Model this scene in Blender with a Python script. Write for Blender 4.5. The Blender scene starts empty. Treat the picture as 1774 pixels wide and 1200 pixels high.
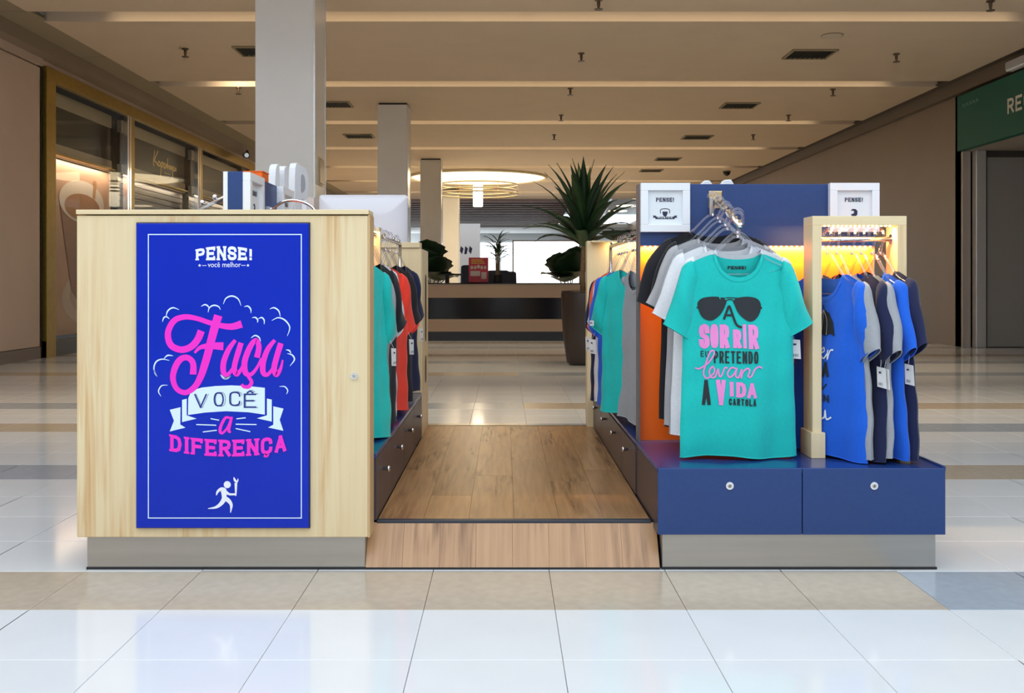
import bpy, bmesh, math, random
from mathutils import Vector, Matrix
random.seed(7)
PI = math.pi
scene = bpy.context.scene
C = scene.collection
# ------------------------------------------------------------------ camera, sky, exposure
F = 1715.0; VX = 874.0; VY = 490.0            # focal length and vanishing point in photo pixels (1774x1200)
cam_d = bpy.data.cameras.new('camera'); cam = bpy.data.objects.new('camera', cam_d); C.objects.link(cam)
cam.location = (0, 0, 1.0); cam.rotation_euler = (PI/2, 0, 0)
cam_d.sensor_width = 36.0; cam_d.lens = F/1774*36
cam_d.shift_x = (887-VX)/1774; cam_d.shift_y = -(600-VY)/1774
cam_d.clip_end = 200
scene.camera = cam
world = bpy.data.worlds.new('sky'); scene.world = world; world.use_nodes = True
bg = world.node_tree.nodes['Background']
bg.inputs[0].default_value = (0.82, 0.915, 1.0, 1); bg.inputs[1].default_value = 1.65
vs = scene.view_settings
vs.view_transform = 'Standard'; vs.look = 'None'; vs.exposure = 0.40; vs.gamma = 1.0; vs.use_curve_mapping = False

def K(px, py, Y):                              # photo pixel at distance Y -> point
    return ((px-VX)*Y/F, Y, 1-(py-VY)*Y/F)

# ------------------------------------------------------------------ materials
MATS = {}
def mat(name, col, rough=0.5, metal=0.0, spec=0.5, noise=0.0, nscale=8.0, bump=0.0, bscale=200.0, emis=None, estr=0.0, trans=0.0, coat=0.0, stretch=(1, 1, 1), sheen=0.0):
    if name in MATS: return MATS[name]
    m = bpy.data.materials.new(name); m.use_nodes = True
    nt = m.node_tree; p = nt.nodes['Principled BSDF']
    p.inputs['Base Color'].default_value = (*col, 1); p.inputs['Roughness'].default_value = rough
    p.inputs['Metallic'].default_value = metal; p.inputs['Specular IOR Level'].default_value = spec
    p.inputs['Transmission Weight'].default_value = trans; p.inputs['Coat Weight'].default_value = coat
    p.inputs['Sheen Weight'].default_value = sheen
    if emis: p.inputs['Emission Color'].default_value = (*emis, 1); p.inputs['Emission Strength'].default_value = estr
    if noise or bump:
        tc = nt.nodes.new('ShaderNodeTexCoord'); mp = nt.nodes.new('ShaderNodeMapping')
        mp.inputs['Scale'].default_value = stretch; nt.links.new(tc.outputs['Object'], mp.inputs[0])
    if noise:
        n = nt.nodes.new('ShaderNodeTexNoise'); n.inputs['Scale'].default_value = nscale; n.inputs['Detail'].default_value = 5
        nt.links.new(mp.outputs[0], n.inputs['Vector'])
        r = nt.nodes.new('ShaderNodeValToRGB'); r.color_ramp.elements[0].position = 0.3; r.color_ramp.elements[1].position = 0.7
        r.color_ramp.elements[0].color = (*[c*(1-noise) for c in col], 1); r.color_ramp.elements[1].color = (*[min(1, c*(1+noise)) for c in col], 1)
        nt.links.new(n.outputs[0], r.inputs[0]); nt.links.new(r.outputs[0], p.inputs['Base Color'])
    if bump:
        n2 = nt.nodes.new('ShaderNodeTexNoise'); n2.inputs['Scale'].default_value = bscale
        nt.links.new(mp.outputs[0], n2.inputs['Vector'])
        b = nt.nodes.new('ShaderNodeBump'); b.inputs['Strength'].default_value = bump; b.inputs['Distance'].default_value = 0.002
        nt.links.new(n2.outputs[0], b.inputs['Height']); nt.links.new(b.outputs[0], p.inputs['Normal'])
    MATS[name] = m
    return m

def wood(name, light, dark, across='X', scale=1.0, rough=0.45, amount=0.55, gmix=0.35):
    """grain lines run along Z (or Y for floors): noise stretched along the grain, plus broad cathedral streaks"""
    if name in MATS: return MATS[name]
    m = bpy.data.materials.new(name); m.use_nodes = True; nt = m.node_tree; p = nt.nodes['Principled BSDF']
    p.inputs['Roughness'].default_value = rough
    tc = nt.nodes.new('ShaderNodeTexCoord')
    info = nt.nodes.new('ShaderNodeObjectInfo')
    add = nt.nodes.new('ShaderNodeVectorMath'); add.operation = 'ADD'
    sc = nt.nodes.new('ShaderNodeVectorMath'); sc.operation = 'SCALE'; sc.inputs['Scale'].default_value = 7.0
    comb = nt.nodes.new('ShaderNodeCombineXYZ')
    for i in range(3): nt.links.new(info.outputs['Random'], comb.inputs[i])
    nt.links.new(comb.outputs[0], sc.inputs[0]); nt.links.new(tc.outputs['Object'], add.inputs[0]); nt.links.new(sc.outputs[0], add.inputs[1])
    def noise(st, s, det):
        mp = nt.nodes.new('ShaderNodeMapping'); mp.inputs['Scale'].default_value = st; nt.links.new(add.outputs[0], mp.inputs[0])
        n = nt.nodes.new('ShaderNodeTexNoise'); n.inputs['Scale'].default_value = s; n.inputs['Detail'].default_value = det; n.inputs['Distortion'].default_value = 0.4
        nt.links.new(mp.outputs[0], n.inputs['Vector']); return n
    long_ = (1, 1, 0.045) if across == 'X' else ((1, 0.06, 1) if across == 'Y' else ((1, .05, .05) if across == 'R' else (0.05, 1, 1)))
    long2 = (1, 1, 0.09) if across == 'X' else ((1, 0.14, 1) if across == 'Y' else ((1.6, .3, .3) if across == 'R' else (0.09, 1, 1)))
    n1 = noise(long_, 60*scale, 3); n2 = noise(long2, 7*scale, 4)
    r1 = nt.nodes.new('ShaderNodeValToRGB'); r1.color_ramp.elements[0].position = 0.35; r1.color_ramp.elements[1].position = 0.7
    r2 = nt.nodes.new('ShaderNodeValToRGB'); r2.color_ramp.elements[0].position = 0.52; r2.color_ramp.elements[1].position = 0.72
    nt.links.new(n1.outputs[0], r1.inputs[0]); nt.links.new(n2.outputs[0], r2.inputs[0])
    mul = nt.nodes.new('ShaderNodeMath'); mul.operation = 'MULTIPLY'; nt.links.new(r1.outputs[0], mul.inputs[0]); nt.links.new(r2.outputs[0], mul.inputs[1])
    ma = nt.nodes.new('ShaderNodeMath'); ma.operation = 'MULTIPLY_ADD'; ma.inputs[1].default_value = amount
    ml = nt.nodes.new('ShaderNodeMath'); ml.operation = 'MULTIPLY'; ml.inputs[1].default_value = gmix*0.5; nt.links.new(r1.outputs[0], ml.inputs[0])
    nt.links.new(mul.outputs[0], ma.inputs[0]); nt.links.new(ml.outputs[0], ma.inputs[2])
    mx = nt.nodes.new('ShaderNodeMix'); mx.data_type = 'RGBA'
    mx.inputs['A'].default_value = (*light, 1); mx.inputs['B'].default_value = (*dark, 1)
    nt.links.new(ma.outputs[0], mx.inputs['Factor'])
    hs = nt.nodes.new('ShaderNodeHueSaturation'); nt.links.new(mx.outputs['Result'], hs.inputs['Color'])
    vr = nt.nodes.new('ShaderNodeMapRange'); vr.inputs['To Min'].default_value = 0.86; vr.inputs['To Max'].default_value = 1.12
    nt.links.new(info.outputs['Random'], vr.inputs[0]); 
    if across == 'Y': nt.links.new(vr.outputs[0], hs.inputs['Value'])
    nt.links.new(hs.outputs[0], p.inputs['Base Color'])
    b = nt.nodes.new('ShaderNodeBump'); b.inputs['Strength'].default_value = 0.12; b.inputs['Distance'].default_value = 0.001
    nt.links.new(n1.outputs[0], b.inputs['Height']); nt.links.new(b.outputs[0], p.inputs['Normal'])
    MATS[name] = m; return m

def glassmat(name, tint=(1, 1, 1), boost=1.0):
    if name in MATS: return MATS[name]
    m = bpy.data.materials.new(name); m.use_nodes = True; nt = m.node_tree
    nt.nodes.remove(nt.nodes['Principled BSDF']); out = nt.nodes['Material Output']
    t = nt.nodes.new('ShaderNodeBsdfTransparent'); t.inputs[0].default_value = (*tint, 1)
    g = nt.nodes.new('ShaderNodeBsdfGlossy'); g.inputs['Roughness'].default_value = 0.02
    f = nt.nodes.new('ShaderNodeFresnel'); gm = nt.nodes.new('ShaderNodeNewGeometry'); ir = nt.nodes.new('ShaderNodeMapRange')
    ir.inputs['To Min'].default_value = 1.5; ir.inputs['To Max'].default_value = 1/1.5
    nt.links.new(gm.outputs['Backfacing'], ir.inputs[0]); nt.links.new(ir.outputs[0], f.inputs[0])
    k = nt.nodes.new('ShaderNodeMath'); k.operation = 'MULTIPLY'; k.inputs[1].default_value = boost; nt.links.new(f.outputs[0], k.inputs[0])
    mx = nt.nodes.new('ShaderNodeMixShader'); nt.links.new(k.outputs[0], mx.inputs[0]); nt.links.new(t.outputs[0], mx.inputs[1]); nt.links.new(g.outputs[0], mx.inputs[2])
    nt.links.new(mx.outputs[0], out.inputs[0]); MATS[name] = m; return m

PINE = wood('pine', (0.80, 0.655, 0.40), (0.60, 0.32, 0.11), 'X', 0.85, 0.42, 1.0, 0.3)
PINEX = wood('pine_cross', (0.80, 0.655, 0.40), (0.62, 0.36, 0.13), 'Z', 1.0, 0.42, 0.6, 0.25)
PLANK = wood('oak_plank', (0.43, 0.225, 0.095), (0.13, 0.058, 0.022), 'Y', 0.9, 0.27, 0.95, 0.7)
STEEL = mat('brushed_steel', (0.50, 0.475, 0.44), 0.38, 0.85, noise=0.06, nscale=30, stretch=(0.05, 1, 1))
CHROME = mat('chrome', (0.85, 0.85, 0.86), 0.12, 1.0)
BLUE = mat('navy_laminate', (0.014, 0.048, 0.185), 0.38, noise=0.05, nscale=60)
BLUETOP = mat('navy_top', (0.012, 0.040, 0.175), 0.22, noise=0.05, nscale=40)
GREYBR = mat('drawer_taupe', (0.060, 0.042, 0.052), 0.36, noise=0.06, nscale=40)
ORANGE = mat('orange_laminate', (1.0, 0.155, 0.004), 0.4)
WHITE = mat('white_lacquer', (0.84, 0.86, 0.90), 0.35)
WHITEMAT = mat('white_card', (0.78, 0.82, 0.86), 0.7)
INK = mat('dark_ink', (0.014, 0.018, 0.055), 0.6)
BLACK = mat('black_rubber', (0.012, 0.012, 0.014), 0.6)
BLACKGLOSS = mat('black_gloss', (0.008, 0.008, 0.012), 0.12)
GOLD = mat('gold_anodised', (0.40, 0.27, 0.055), 0.34, 0.75, noise=0.08, nscale=12)
PLASTIC = glassmat('clear_plastic', (0.93, 0.93, 0.97), 2.2)
GLASS = glassmat('shop_glass', (0.96, 0.97, 0.96), 0.25)

# ------------------------------------------------------------------ mesh helpers
ORG = {}
class MB:
    def __init__(s): s.v = []; s.f = []; s.mi = []
    def add(s, vs_, fs, mi=0):
        n = len(s.v); s.v += [tuple(p) for p in vs_]; s.f += [tuple(n+i for i in f) for f in fs]; s.mi += [mi]*len(fs); return s
    def box(s, x0, x1, y0, y1, z0, z1, mi=0):
        if x0 > x1: x0, x1 = x1, x0
        if y0 > y1: y0, y1 = y1, y0
        if z0 > z1: z0, z1 = z1, z0
        v = [(x0,y0,z0),(x1,y0,z0),(x1,y1,z0),(x0,y1,z0),(x0,y0,z1),(x1,y0,z1),(x1,y1,z1),(x0,y1,z1)]
        return s.add(v, [(0,3,2,1),(4,5,6,7),(0,1,5,4),(1,2,6,5),(2,3,7,6),(3,0,4,7)], mi)
    def prism(s, pts, d, mi=0):               # pts: 3D polygon loop, d: extrusion vector
        n = len(pts); d = Vector(d)
        a = [Vector(p) for p in pts]; b = [p+d for p in a]
        fs = [tuple(range(n-1, -1, -1)), tuple(range(n, 2*n))]+[(i, (i+1) % n, n+(i+1) % n, n+i) for i in range(n)]
        return s.add(a+b, fs, mi)
    def tube(s, pts, r, seg=8, closed=False, caps=True, mi=0):
        pts = [Vector(p) for p in pts]; n = len(pts); rs = r if isinstance(r, (list, tuple)) else [r]*n
        vs_ = []; up = None
        for i in range(n):
            a = pts[(i-1) % n] if (closed or i > 0) else pts[i]; b = pts[(i+1) % n] if (closed or i < n-1) else pts[i]
            t = (b-a).normalized()
            if up is None:
                up = Vector((0, 0, 1)) if abs(t.z) < 0.9 else Vector((1, 0, 0))
            u = (up-t*up.dot(t)); u = u.normalized() if u.length > 1e-6 else t.orthogonal().normalized(); up = u
            w = t.cross(u)
            for k in range(seg):
                an = 2*PI*k/seg; vs_.append(pts[i]+(u*math.cos(an)+w*math.sin(an))*rs[i])
        fs = []
        for i in range(n if closed else n-1):
            j = (i+1) % n
            for k in range(seg): fs.append((i*seg+k, i*seg+(k+1) % seg, j*seg+(k+1) % seg, j*seg+k))
        if caps and not closed: fs += [tuple(range(seg-1, -1, -1)), tuple((n-1)*seg+k for k in range(seg))]
        return s.add(vs_, fs, mi)
    def lathe(s, c, prof, seg=24, mi=0, axis='Z'):
        vs_ = []
        for r, h in prof:
            for k in range(seg):
                a = 2*PI*k/seg; p = (r*math.cos(a), r*math.sin(a), h)
                if axis == 'Y': p = (p[0], h, p[1])
                if axis == 'X': p = (h, p[0], p[1])
                vs_.append((c[0]+p[0], c[1]+p[1], c[2]+p[2]))
        fs = []
        for i in range(len(prof)-1):
            for k in range(seg): fs.append((i*seg+k, i*seg+(k+1) % seg, (i+1)*seg+(k+1) % seg, (i+1)*seg+k))
        fs += [tuple(range(seg-1, -1, -1)), tuple((len(prof)-1)*seg+k for k in range(seg))]
        return s.add(vs_, fs, mi)
    def build(s, name, m, parent=None, smooth=False, bevel=0, fix=True):
        me = bpy.data.meshes.new(name); o = bpy.data.objects.new(name, me); C.objects.link(o)
        if parent is not None:
            og = Vector(ORG[parent.name]); o.parent = parent
        else:
            xs = [p[0] for p in s.v]; ys = [p[1] for p in s.v]; zs = [p[2] for p in s.v]
            og = Vector(((min(xs)+max(xs))/2, (min(ys)+max(ys))/2, min(zs))); o.location = og
        ORG[o.name] = tuple(og)
        me.from_pydata([tuple(Vector(p)-og) for p in s.v], [], s.f)
        for mm in (m if isinstance(m, (list, tuple)) else [m]): me.materials.append(mm)
        for p, i in zip(me.polygons, s.mi): p.material_index = i; p.use_smooth = smooth
        if fix:
            bm = bmesh.new(); bm.from_mesh(me); bmesh.ops.recalc_face_normals(bm, faces=bm.faces[:]); bm.to_mesh(me); bm.free()
        if bevel:
            b = o.modifiers.new('bevel', 'BEVEL'); b.width = bevel; b.segments = 2; b.limit_method = 'ANGLE'
        return o

def tag(o, label=None, cat=None, group=None, kind=None):
    if label: o['label'] = label
    if cat: o['category'] = cat
    if group: o['group'] = group
    if kind: o['kind'] = kind
    return o
def thing(name, loc, label=None, cat=None, group=None, kind=None, rz=0, local=False):
    o = bpy.data.objects.new(name, None); C.objects.link(o); o.location = loc; o.rotation_euler = (0, 0, rz); o.empty_display_size = 0.1
    ORG[o.name] = (0, 0, 0) if local else tuple(loc)
    return tag(o, label, cat, group, kind)
def box(name, m, parent, *a, bevel=0): return MB().box(*a).build(name, m, parent, bevel=bevel)
def catmull(pts, n=8, closed=False):
    pts = [tuple(p) for p in pts]
    if len(pts) < 3: return pts
    out = []; N = len(pts)
    for i in range(N if closed else N-1):
        p0 = pts[(i-1) % N] if (closed or i > 0) else pts[i]; p1 = pts[i]; p2 = pts[(i+1) % N]
        p3 = pts[(i+2) % N] if (closed or i < N-2) else p2
        for k in range(n):
            t = k/n
            out.append(tuple(0.5*((2*b)+(-a+c)*t+(2*a-5*b+4*c-d)*t*t+(-a+3*b-3*c+d)*t**3) for a, b, c, d in zip(p0, p1, p2, p3)))
    if not closed: out.append(pts[-1])
    return out

# ------------------------------------------------------------------ flat print: strokes and fills in 2D, laid onto a surface
class Ink:
    """2D strokes (x right, y up); each stroke gets a hair more height than the last so that none are coplanar"""
    def __init__(s, eps=0.00004): s.v = []; s.f = []; s.n = 0; s.eps = eps
    def stroke(s, pts, w, smooth=False, closed=False, cap=0.0, n=8, step=None):
        if smooth:
            ws = w if isinstance(w, (list, tuple)) else None
            if ws:
                q = catmull([(p[0], p[1], a) for p, a in zip(pts, ws)], n, closed); pts = [(a[0], a[1]) for a in q]; w = [a[2] for a in q]
            else: pts = catmull(pts, n, closed)
        elif step and not closed:
            q = [pts[0]]
            for a, b in zip(pts, pts[1:]):
                L = math.hypot(b[0]-a[0], b[1]-a[1]); k = max(1, int(L/step))
                q += [(a[0]+(b[0]-a[0])*i/k, a[1]+(b[1]-a[1])*i/k) for i in range(1, k+1)]
            pts = q
        P = [Vector((p[0], p[1])) for p in pts]; N = len(P)
        ws = list(w) if isinstance(w, (list, tuple)) else [w]*N
        if cap and not closed:
            P[0] = P[0]-(P[1]-P[0]).normalized()*cap; P[-1] = P[-1]+(P[-1]-P[-2]).normalized()*cap
        b = len(s.v); off = s.n*s.eps; s.n += 1
        for i in range(N):
            a = P[(i-1) % N] if (closed or i > 0) else None; c = P[(i+1) % N] if (closed or i < N-1) else None
            d1 = (P[i]-a).normalized() if a is not None else (c-P[i]).normalized()
            d2 = (c-P[i]).normalized() if c is not None else d1
            n1 = Vector((-d1.y, d1.x)); n2 = Vector((-d2.y, d2.x)); m = n1+n2
            m = m.normalized() if m.length > 1e-5 else n1
            k = 1/max(0.5, m.dot(n1)); h = ws[i]/2*k
            s.v.append((P[i].x+m.x*h, P[i].y+m.y*h, off)); s.v.append((P[i].x-m.x*h, P[i].y-m.y*h, off))
        for i in range(N if closed else N-1):
            j = (i+1) % N; s.f.append((b+2*i, b+2*j, b+2*j+1, b+2*i+1))
        return s
    def fill(s, pts, rings=1, smooth=False):
        if smooth: pts = catmull(pts, 6, True)
        b = len(s.v); off = s.n*s.eps; s.n += 1; N = len(pts)
        if rings == 1:
            s.v += [(p[0], p[1], off) for p in pts]; s.f.append(tuple(range(b, b+N))); return s
        cx = sum(p[0] for p in pts)/N; cy = sum(p[1] for p in pts)/N
        for r in range(rings):
            k = (r+1)/rings; s.v += [(cx+(p[0]-cx)*k, cy+(p[1]-cy)*k, off) for p in pts]
        s.f.append(tuple(range(b, b+N)))
        for r in range(rings-1):
            for i in range(N):
                j = (i+1) % N; s.f.append((b+r*N+i, b+r*N+j, b+(r+1)*N+j, b+(r+1)*N+i))
        return s
    def disc(s, cx, cy, r, rings=1): return s.fill([(cx+r*math.cos(2*PI*i/20), cy+r*math.sin(2*PI*i/20)) for i in range(20)], rings)
    def text(s, txt, x, y, w, h, t, gap=0.25, serif=0.0, widths=None, warp=None, step=None):
        """block capitals in the box x..x+w, y..y+h with stroke t; gap as a share of the letter width"""
        rel = [(widths or {}).get(c, {'I': 0.45, '!': 0.4, ' ': 0.5, 'M': 1.25, 'É': 1}.get(c, 1.0)) for c in txt]
        unit = w/(sum(rel)+gap*(len(txt)-1)); cx = x
        b0 = len(s.v)
        for c, r in zip(txt, rel):
            lw = unit*r; s.glyph(c, cx, y, lw, h, t, serif, step or h/5); cx += lw+gap*unit
        if warp:
            for i in range(b0, len(s.v)):
                p = warp(s.v[i][0], s.v[i][1]); s.v[i] = (p[0], p[1], s.v[i][2])
        return s
    def glyph(s, c, x, y, w, h, t, serif=0.0, step=None):
        tx = min(t, w*0.8)
        def M(p): return (x+tx/2+p[0]*(w-tx), y+t/2+p[1]*(h-t))
        for st in GLYPH.get(c, []):
            sm = st[0] == 's'; cl = st[0] == 'o'; pts = [M(p) for p in st[1]]
            s.stroke(catmull(pts, 5, cl) if (sm or cl) else pts, t if c not in 'I!' else tx, closed=cl, cap=0 if cl else t*0.46, step=None if (sm or cl) else step)
            if serif and st[0] == 'l' and c not in 'AVEFLT':
                for p, q in ((st[1][0], st[1][1]), (st[1][-1], st[1][-2])):
                    if abs(p[0]-q[0]) < 0.01 and p[1] in (0, 1):
                        m = M(p); yy = m[1]+(t*0.2 if p[1] else -t*0.2); s.stroke([(m[0]-tx*serif, yy), (m[0]+tx*serif, yy)], t*0.6)
            if serif and st[0] == 'l' and c in 'AVEFLT':
                for p in (st[1][0], st[1][-1]):
                    if p[1] in (0, 1):
                        m = M(p)
                        if c in 'AV': s.stroke([(m[0]-tx*serif, m[1]+(t*.2 if p[1] else -t*.2)), (m[0]+tx*serif, m[1]+(t*.2 if p[1] else -t*.2))], t*0.6)
                        elif c in 'EFLT' and c != 'T': s.stroke([(m[0], m[1]-t*0.5 if p[1] == 0 else m[1]+t*0.5), (m[0], m[1]+t*0.9 if p[1] == 0 else m[1]-t*0.9)], t*0.7)
                if c in 'EFL':
                    for yy in ((0, 1) if c != 'L' else (1, 0)):
                        m = M((0, yy)); s.stroke([(m[0]-tx*serif, m[1]+(t*.2 if yy else -t*.2)), (m[0], m[1]+(t*.2 if yy else -t*.2))], t*0.6)
        return s
    def build(s, name, m, parent, fn):          # fn(x, y, off) -> 3D point in the parent's authoring space
        mb = MB(); mb.add([fn(*p) for p in s.v], s.f)
        return mb.build(name, m, parent, fix=False)
OV = [(0.5, 1), (0.86, 0.9), (1, 0.5), (0.86, 0.1), (0.5, 0), (0.14, 0.1), (0, 0.5), (0.14, 0.9)]
CC = [(1, .72), (.93, .9), (.5, 1), (.07, .88), (0, .5), (.07, .12), (.5, 0), (.93, .1), (1, .28)]
PB = [(0, 1), (.55, 1), (.9, .93), (1, .74), (.9, .54), (.55, .47), (0, .47)]
GLYPH = {
 'A': [('m', [(0, 0), (.5, 1)]), ('m', [(.5, 1), (1, 0)]), ('m', [(.22, .3), (.78, .3)])], 'C': [('s', CC)],
 'Ç': [('s', CC), ('s', [(.5, -.06), (.62, -.14), (.5, -.24), (.36, -.22)])],
 'D': [('l', [(0, 0), (0, 1)]), ('m', [(0, 1), (.5, 1), (.85, .88), (1, .5), (.85, .12), (.5, 0), (0, 0)])],
 'E': [('m', [(0, 0), (0, 1)]), ('l', [(1, 1), (0, 1)]), ('l', [(0, 0), (1, 0)]), ('m', [(0, .5), (.8, .5)])],
 'Ê': [('m', [(0, 0), (0, 1)]), ('l', [(1, 1), (0, 1)]), ('l', [(0, 0), (1, 0)]), ('m', [(0, .5), (.8, .5)]), ('m', [(.25, 1.12), (.5, 1.26), (.75, 1.12)])],
 'F': [('m', [(0, 0), (0, 1)]), ('l', [(1, 1), (0, 1)]), ('m', [(0, .5), (.8, .5)])],
 'I': [('l', [(.5, 0), (.5, 1)])], 'L': [('m', [(0, 0), (0, 1)]), ('l', [(0, 0), (1, 0)])],
 'N': [('l', [(0, 0), (0, 1)]), ('l', [(1, 0), (1, 1)]), ('m', [(0, 1), (1, 0)])],
 'M': [('l', [(0, 0), (0, 1)]), ('l', [(1, 0), (1, 1)]), ('m', [(0, 1), (.5, .35), (1, 1)])],
 'O': [('o', OV)], 'P': [('l', [(0, 0), (0, 1)]), ('m', PB)], 'R': [('l', [(0, 0), (0, 1)]), ('m', PB), ('m', [(.5, .47), (1, 0)])],
 'S': [('s', [(1, .76), (.9, .94), (.5, 1), (.1, .93), (0, .75), (.15, .57), (.5, .5), (.85, .43), (1, .25), (.9, .07), (.5, 0), (.1, .06), (0, .24)])],
 'T': [('m', [(0, 1), (1, 1)]), ('l', [(.5, 0), (.5, 1)])], 'U': [('m', [(0, 1), (0, .2), (.2, 0), (.8, 0), (1, .2), (1, 1)])],
 'V': [('m', [(0, 1), (.5, 0)]), ('m', [(.5, 0), (1, 1)])], '!': [('m', [(.5, .4), (.5, 1)]), ('m', [(.5, 0), (.5, .04)])]}
def plane_xz(y): return lambda a, b, o: (a, y-o, b)                 # faces the camera side (-Y)
def font_mesh(txt):
    cu = bpy.data.curves.new('txt', 'FONT'); cu.body = txt; cu.size = 1; cu.resolution_u = 3
    o = bpy.data.objects.new('txt', cu); C.objects.link(o)
    dg = bpy.context.evaluated_depsgraph_get(); me = o.evaluated_get(dg).to_mesh()
    v = [tuple(p.co) for p in me.vertices]; f = [tuple(p.vertices) for p in me.polygons]
    o.evaluated_get(dg).to_mesh_clear(); bpy.data.objects.remove(o); bpy.data.curves.remove(cu)
    x0 = min(p[0] for p in v); x1 = max(p[0] for p in v); y0 = min(p[1] for p in v); y1 = max(p[1] for p in v)
    return [((p[0]-x0)/(x1-x0), (p[1]-y0)/(y1-y0)) for p in v], f
# ================================================================== THE SETTING
H = 4.14                                         # ceiling height
XL, XR = -6.15, 7.15
T_WHITE = mat('tile_white', (0.74, 0.755, 0.77), 0.10, noise=0.025, nscale=3)
T_TAN = mat('tile_tan', (0.50, 0.425, 0.335), 0.16, noise=0.06, nscale=25)
T_GREY = mat('tile_grey', (0.37, 0.415, 0.475), 0.16, noise=0.05, nscale=25)
GROUT = mat('grout', (0.34, 0.33, 0.32), 0.8)
CEIL = mat('ceiling_paint', (0.72, 0.585, 0.44), 0.75, noise=0.02, nscale=2)
CEILD = mat('void_dark', (0.10, 0.075, 0.05), 0.9)
OLIVE = mat('soffit_tile', (0.36, 0.30, 0.20), 0.8)
WALLP = mat('wall_beige', (0.64, 0.50, 0.41), 0.45, noise=0.03, nscale=1.5)
WALLR = mat('wall_taupe', (0.25, 0.185, 0.135), 0.42, noise=0.04, nscale=1.2)
COLM = mat('column_white', (0.80, 0.80, 0.80), 0.22, noise=0.02, nscale=2)
# ---- floor: the nearest tiles one by one, the rest in one mesh
P = 0.4025
floor = thing('floor', (0, 20, 0), kind='structure')
box('screed', GROUT, floor, -7, 12, -9, 66, -0.06, -0.006)
def tile_kind(i, n):
    x = -0.65+P*(i+0.5)
    if n == 0: return 1 if x < 1.36 else 2
    if n in (5, 12): return 2 if x < 0 else 1
    if n in (9, 19): return 1 if x < 0 else 2
    if n > 19 and n % 7 == 5: return 1
    if n > 19 and n % 7 == 2: return 2
    return 0
TM = [T_WHITE, T_TAN, T_GREY]
tmesh = []
for k in range(3):
    t = MB(); a = P/2-0.0009; b = a-0.0012
    v = [(-a,-a,-.006),(a,-a,-.006),(a,a,-.006),(-a,a,-.006),(-a,-a,-.001),(a,-a,-.001),(a,a,-.001),(-a,a,-.001),(-b,-b,0),(b,-b,0),(b,b,0),(-b,b,0)]
    t.add(v, [(0,1,5,4),(1,2,6,5),(2,3,7,6),(3,0,4,7),(4,5,9,8),(5,6,10,9),(6,7,11,10),(7,4,8,11),(8,9,10,11)])
    o = t.build('tile', TM[k]); tmesh.append(o.data); bpy.data.objects.remove(o)
cells = [(i, n) for n in range(-30, 148) for i in range(-15, 27)]
def seen(i, n):
    x = -0.65+P*(i+0.5); y = 3.03+P*(n+0.5)
    if y < 2.15: return False
    px = VX+F*x/y
    if px < -60 or px > 1830: return False
    return not (-1.2 < x < 1.3 and 3.5 < y < 5.75)
near = sorted([c for c in cells if seen(*c)], key=lambda c: c[1])[:290]; nearset = set(near)
for i, n in near:
    o = bpy.data.objects.new('tile', tmesh[tile_kind(i, n)]); C.objects.link(o); o.parent = floor
    o.location = (-0.65+P*(i+0.5), 3.03+P*(n+0.5)-20, -0.006)
far = MB()
for i, n in cells:
    if (i, n) in nearset: continue
    x = -0.65+P*(i+0.5); y = 3.03+P*(n+0.5); a = P/2-0.0014
    far.add([(x-a, y-a, 0), (x+a, y-a, 0), (x+a, y+a, 0), (x-a, y+a, 0)], [(0, 1, 2, 3)], tile_kind(i, n))
tag(far.build('distant_tiles', TM, floor, fix=False), kind='stuff')
# ---- ceiling: flat bays with open slots between them
ceiling = thing('ceiling', (0, 20, H), kind='structure')
PITCH, SLOT = 3.72, 0.43
FACES = [4.6, 8.1, 11.89, 15.84, 19.58, 23.3, 27.0, 30.7, 34.4]
for y0, y1 in zip(FACES, FACES[1:]+[37.43]): box('panel', CEIL, ceiling, -5.53, 6.93, y0, y1-SLOT, H, H+0.24)
box('void', CEILD, ceiling, -6.6, 7.6, 4.4, 37.0, H+0.62, H+0.7)  # dark slab above the slots, added to keep sky light out
box('void_end', CEILD, ceiling, -6.6, 7.6, 4.4, 4.5, H+0.24, H+0.7)
box('void_end', CEILD, ceiling, -6.6, 7.6, 36.9, 37.05, H+0.02, H+0.7)
for k in range(14):                              # soffit tiles along the shop side
    ya = 4.6+k*2.3; box('soffit_tile', OLIVE, ceiling, -5.93, -5.5, ya, ya+2.285, H+0.01, H+0.03)
box('soffit', CEILD, ceiling, 6.9, 7.2, 4.6, 36.8, H+0.01, H+0.03)
FASC = mat('fascia_brown', (0.30, 0.235, 0.175), 0.6)
box('trim_1', FASC, None, -6.6, -5.93, 4.6, 37, 3.97, H+0.3)['kind'] = 'structure'
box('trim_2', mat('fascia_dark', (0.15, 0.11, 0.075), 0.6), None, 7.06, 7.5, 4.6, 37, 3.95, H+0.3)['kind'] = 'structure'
# ---- left wall: plain panels, then the shop windows
wl = thing('wall_left', (XL, 5, 0), kind='structure')
box('panel', WALLP, wl, XL-.3, XL, -9, 13.12, 0.16, 3.85, bevel=.004)
box('header', WALLP, wl, XL-.3, XL+.03, -9, 13.12, 3.87, 4.3)
box('skirting', mat('skirting_brown', (0.22, 0.17, 0.14), .4), wl, XL-.3, XL+.012, -9, 13.1, 0, 0.155)
box('header', WALLP, wl, XL-.3, XL, 13.12, 37, 3.9, 4.3)
box('pier', WALLP, wl, XL-.3, XL, 24.3, 62, 0, 3.9)
box('back', mat('shop_dark', (0.03, 0.025, 0.02), .7), wl, XL-1.3, XL-1.2, 13.1, 24.3, 0, 3.9)
box('shop_roof', BLACK, wl, XL-1.3, XL-.3, 13.1, 24.4, 3.9, 3.98); box('return', BLACK, wl, XL-1.3, XL-.3, 24.3, 24.4, 0, 3.9)  # unseen roof and far return, added to stop sky light leaking in
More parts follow.
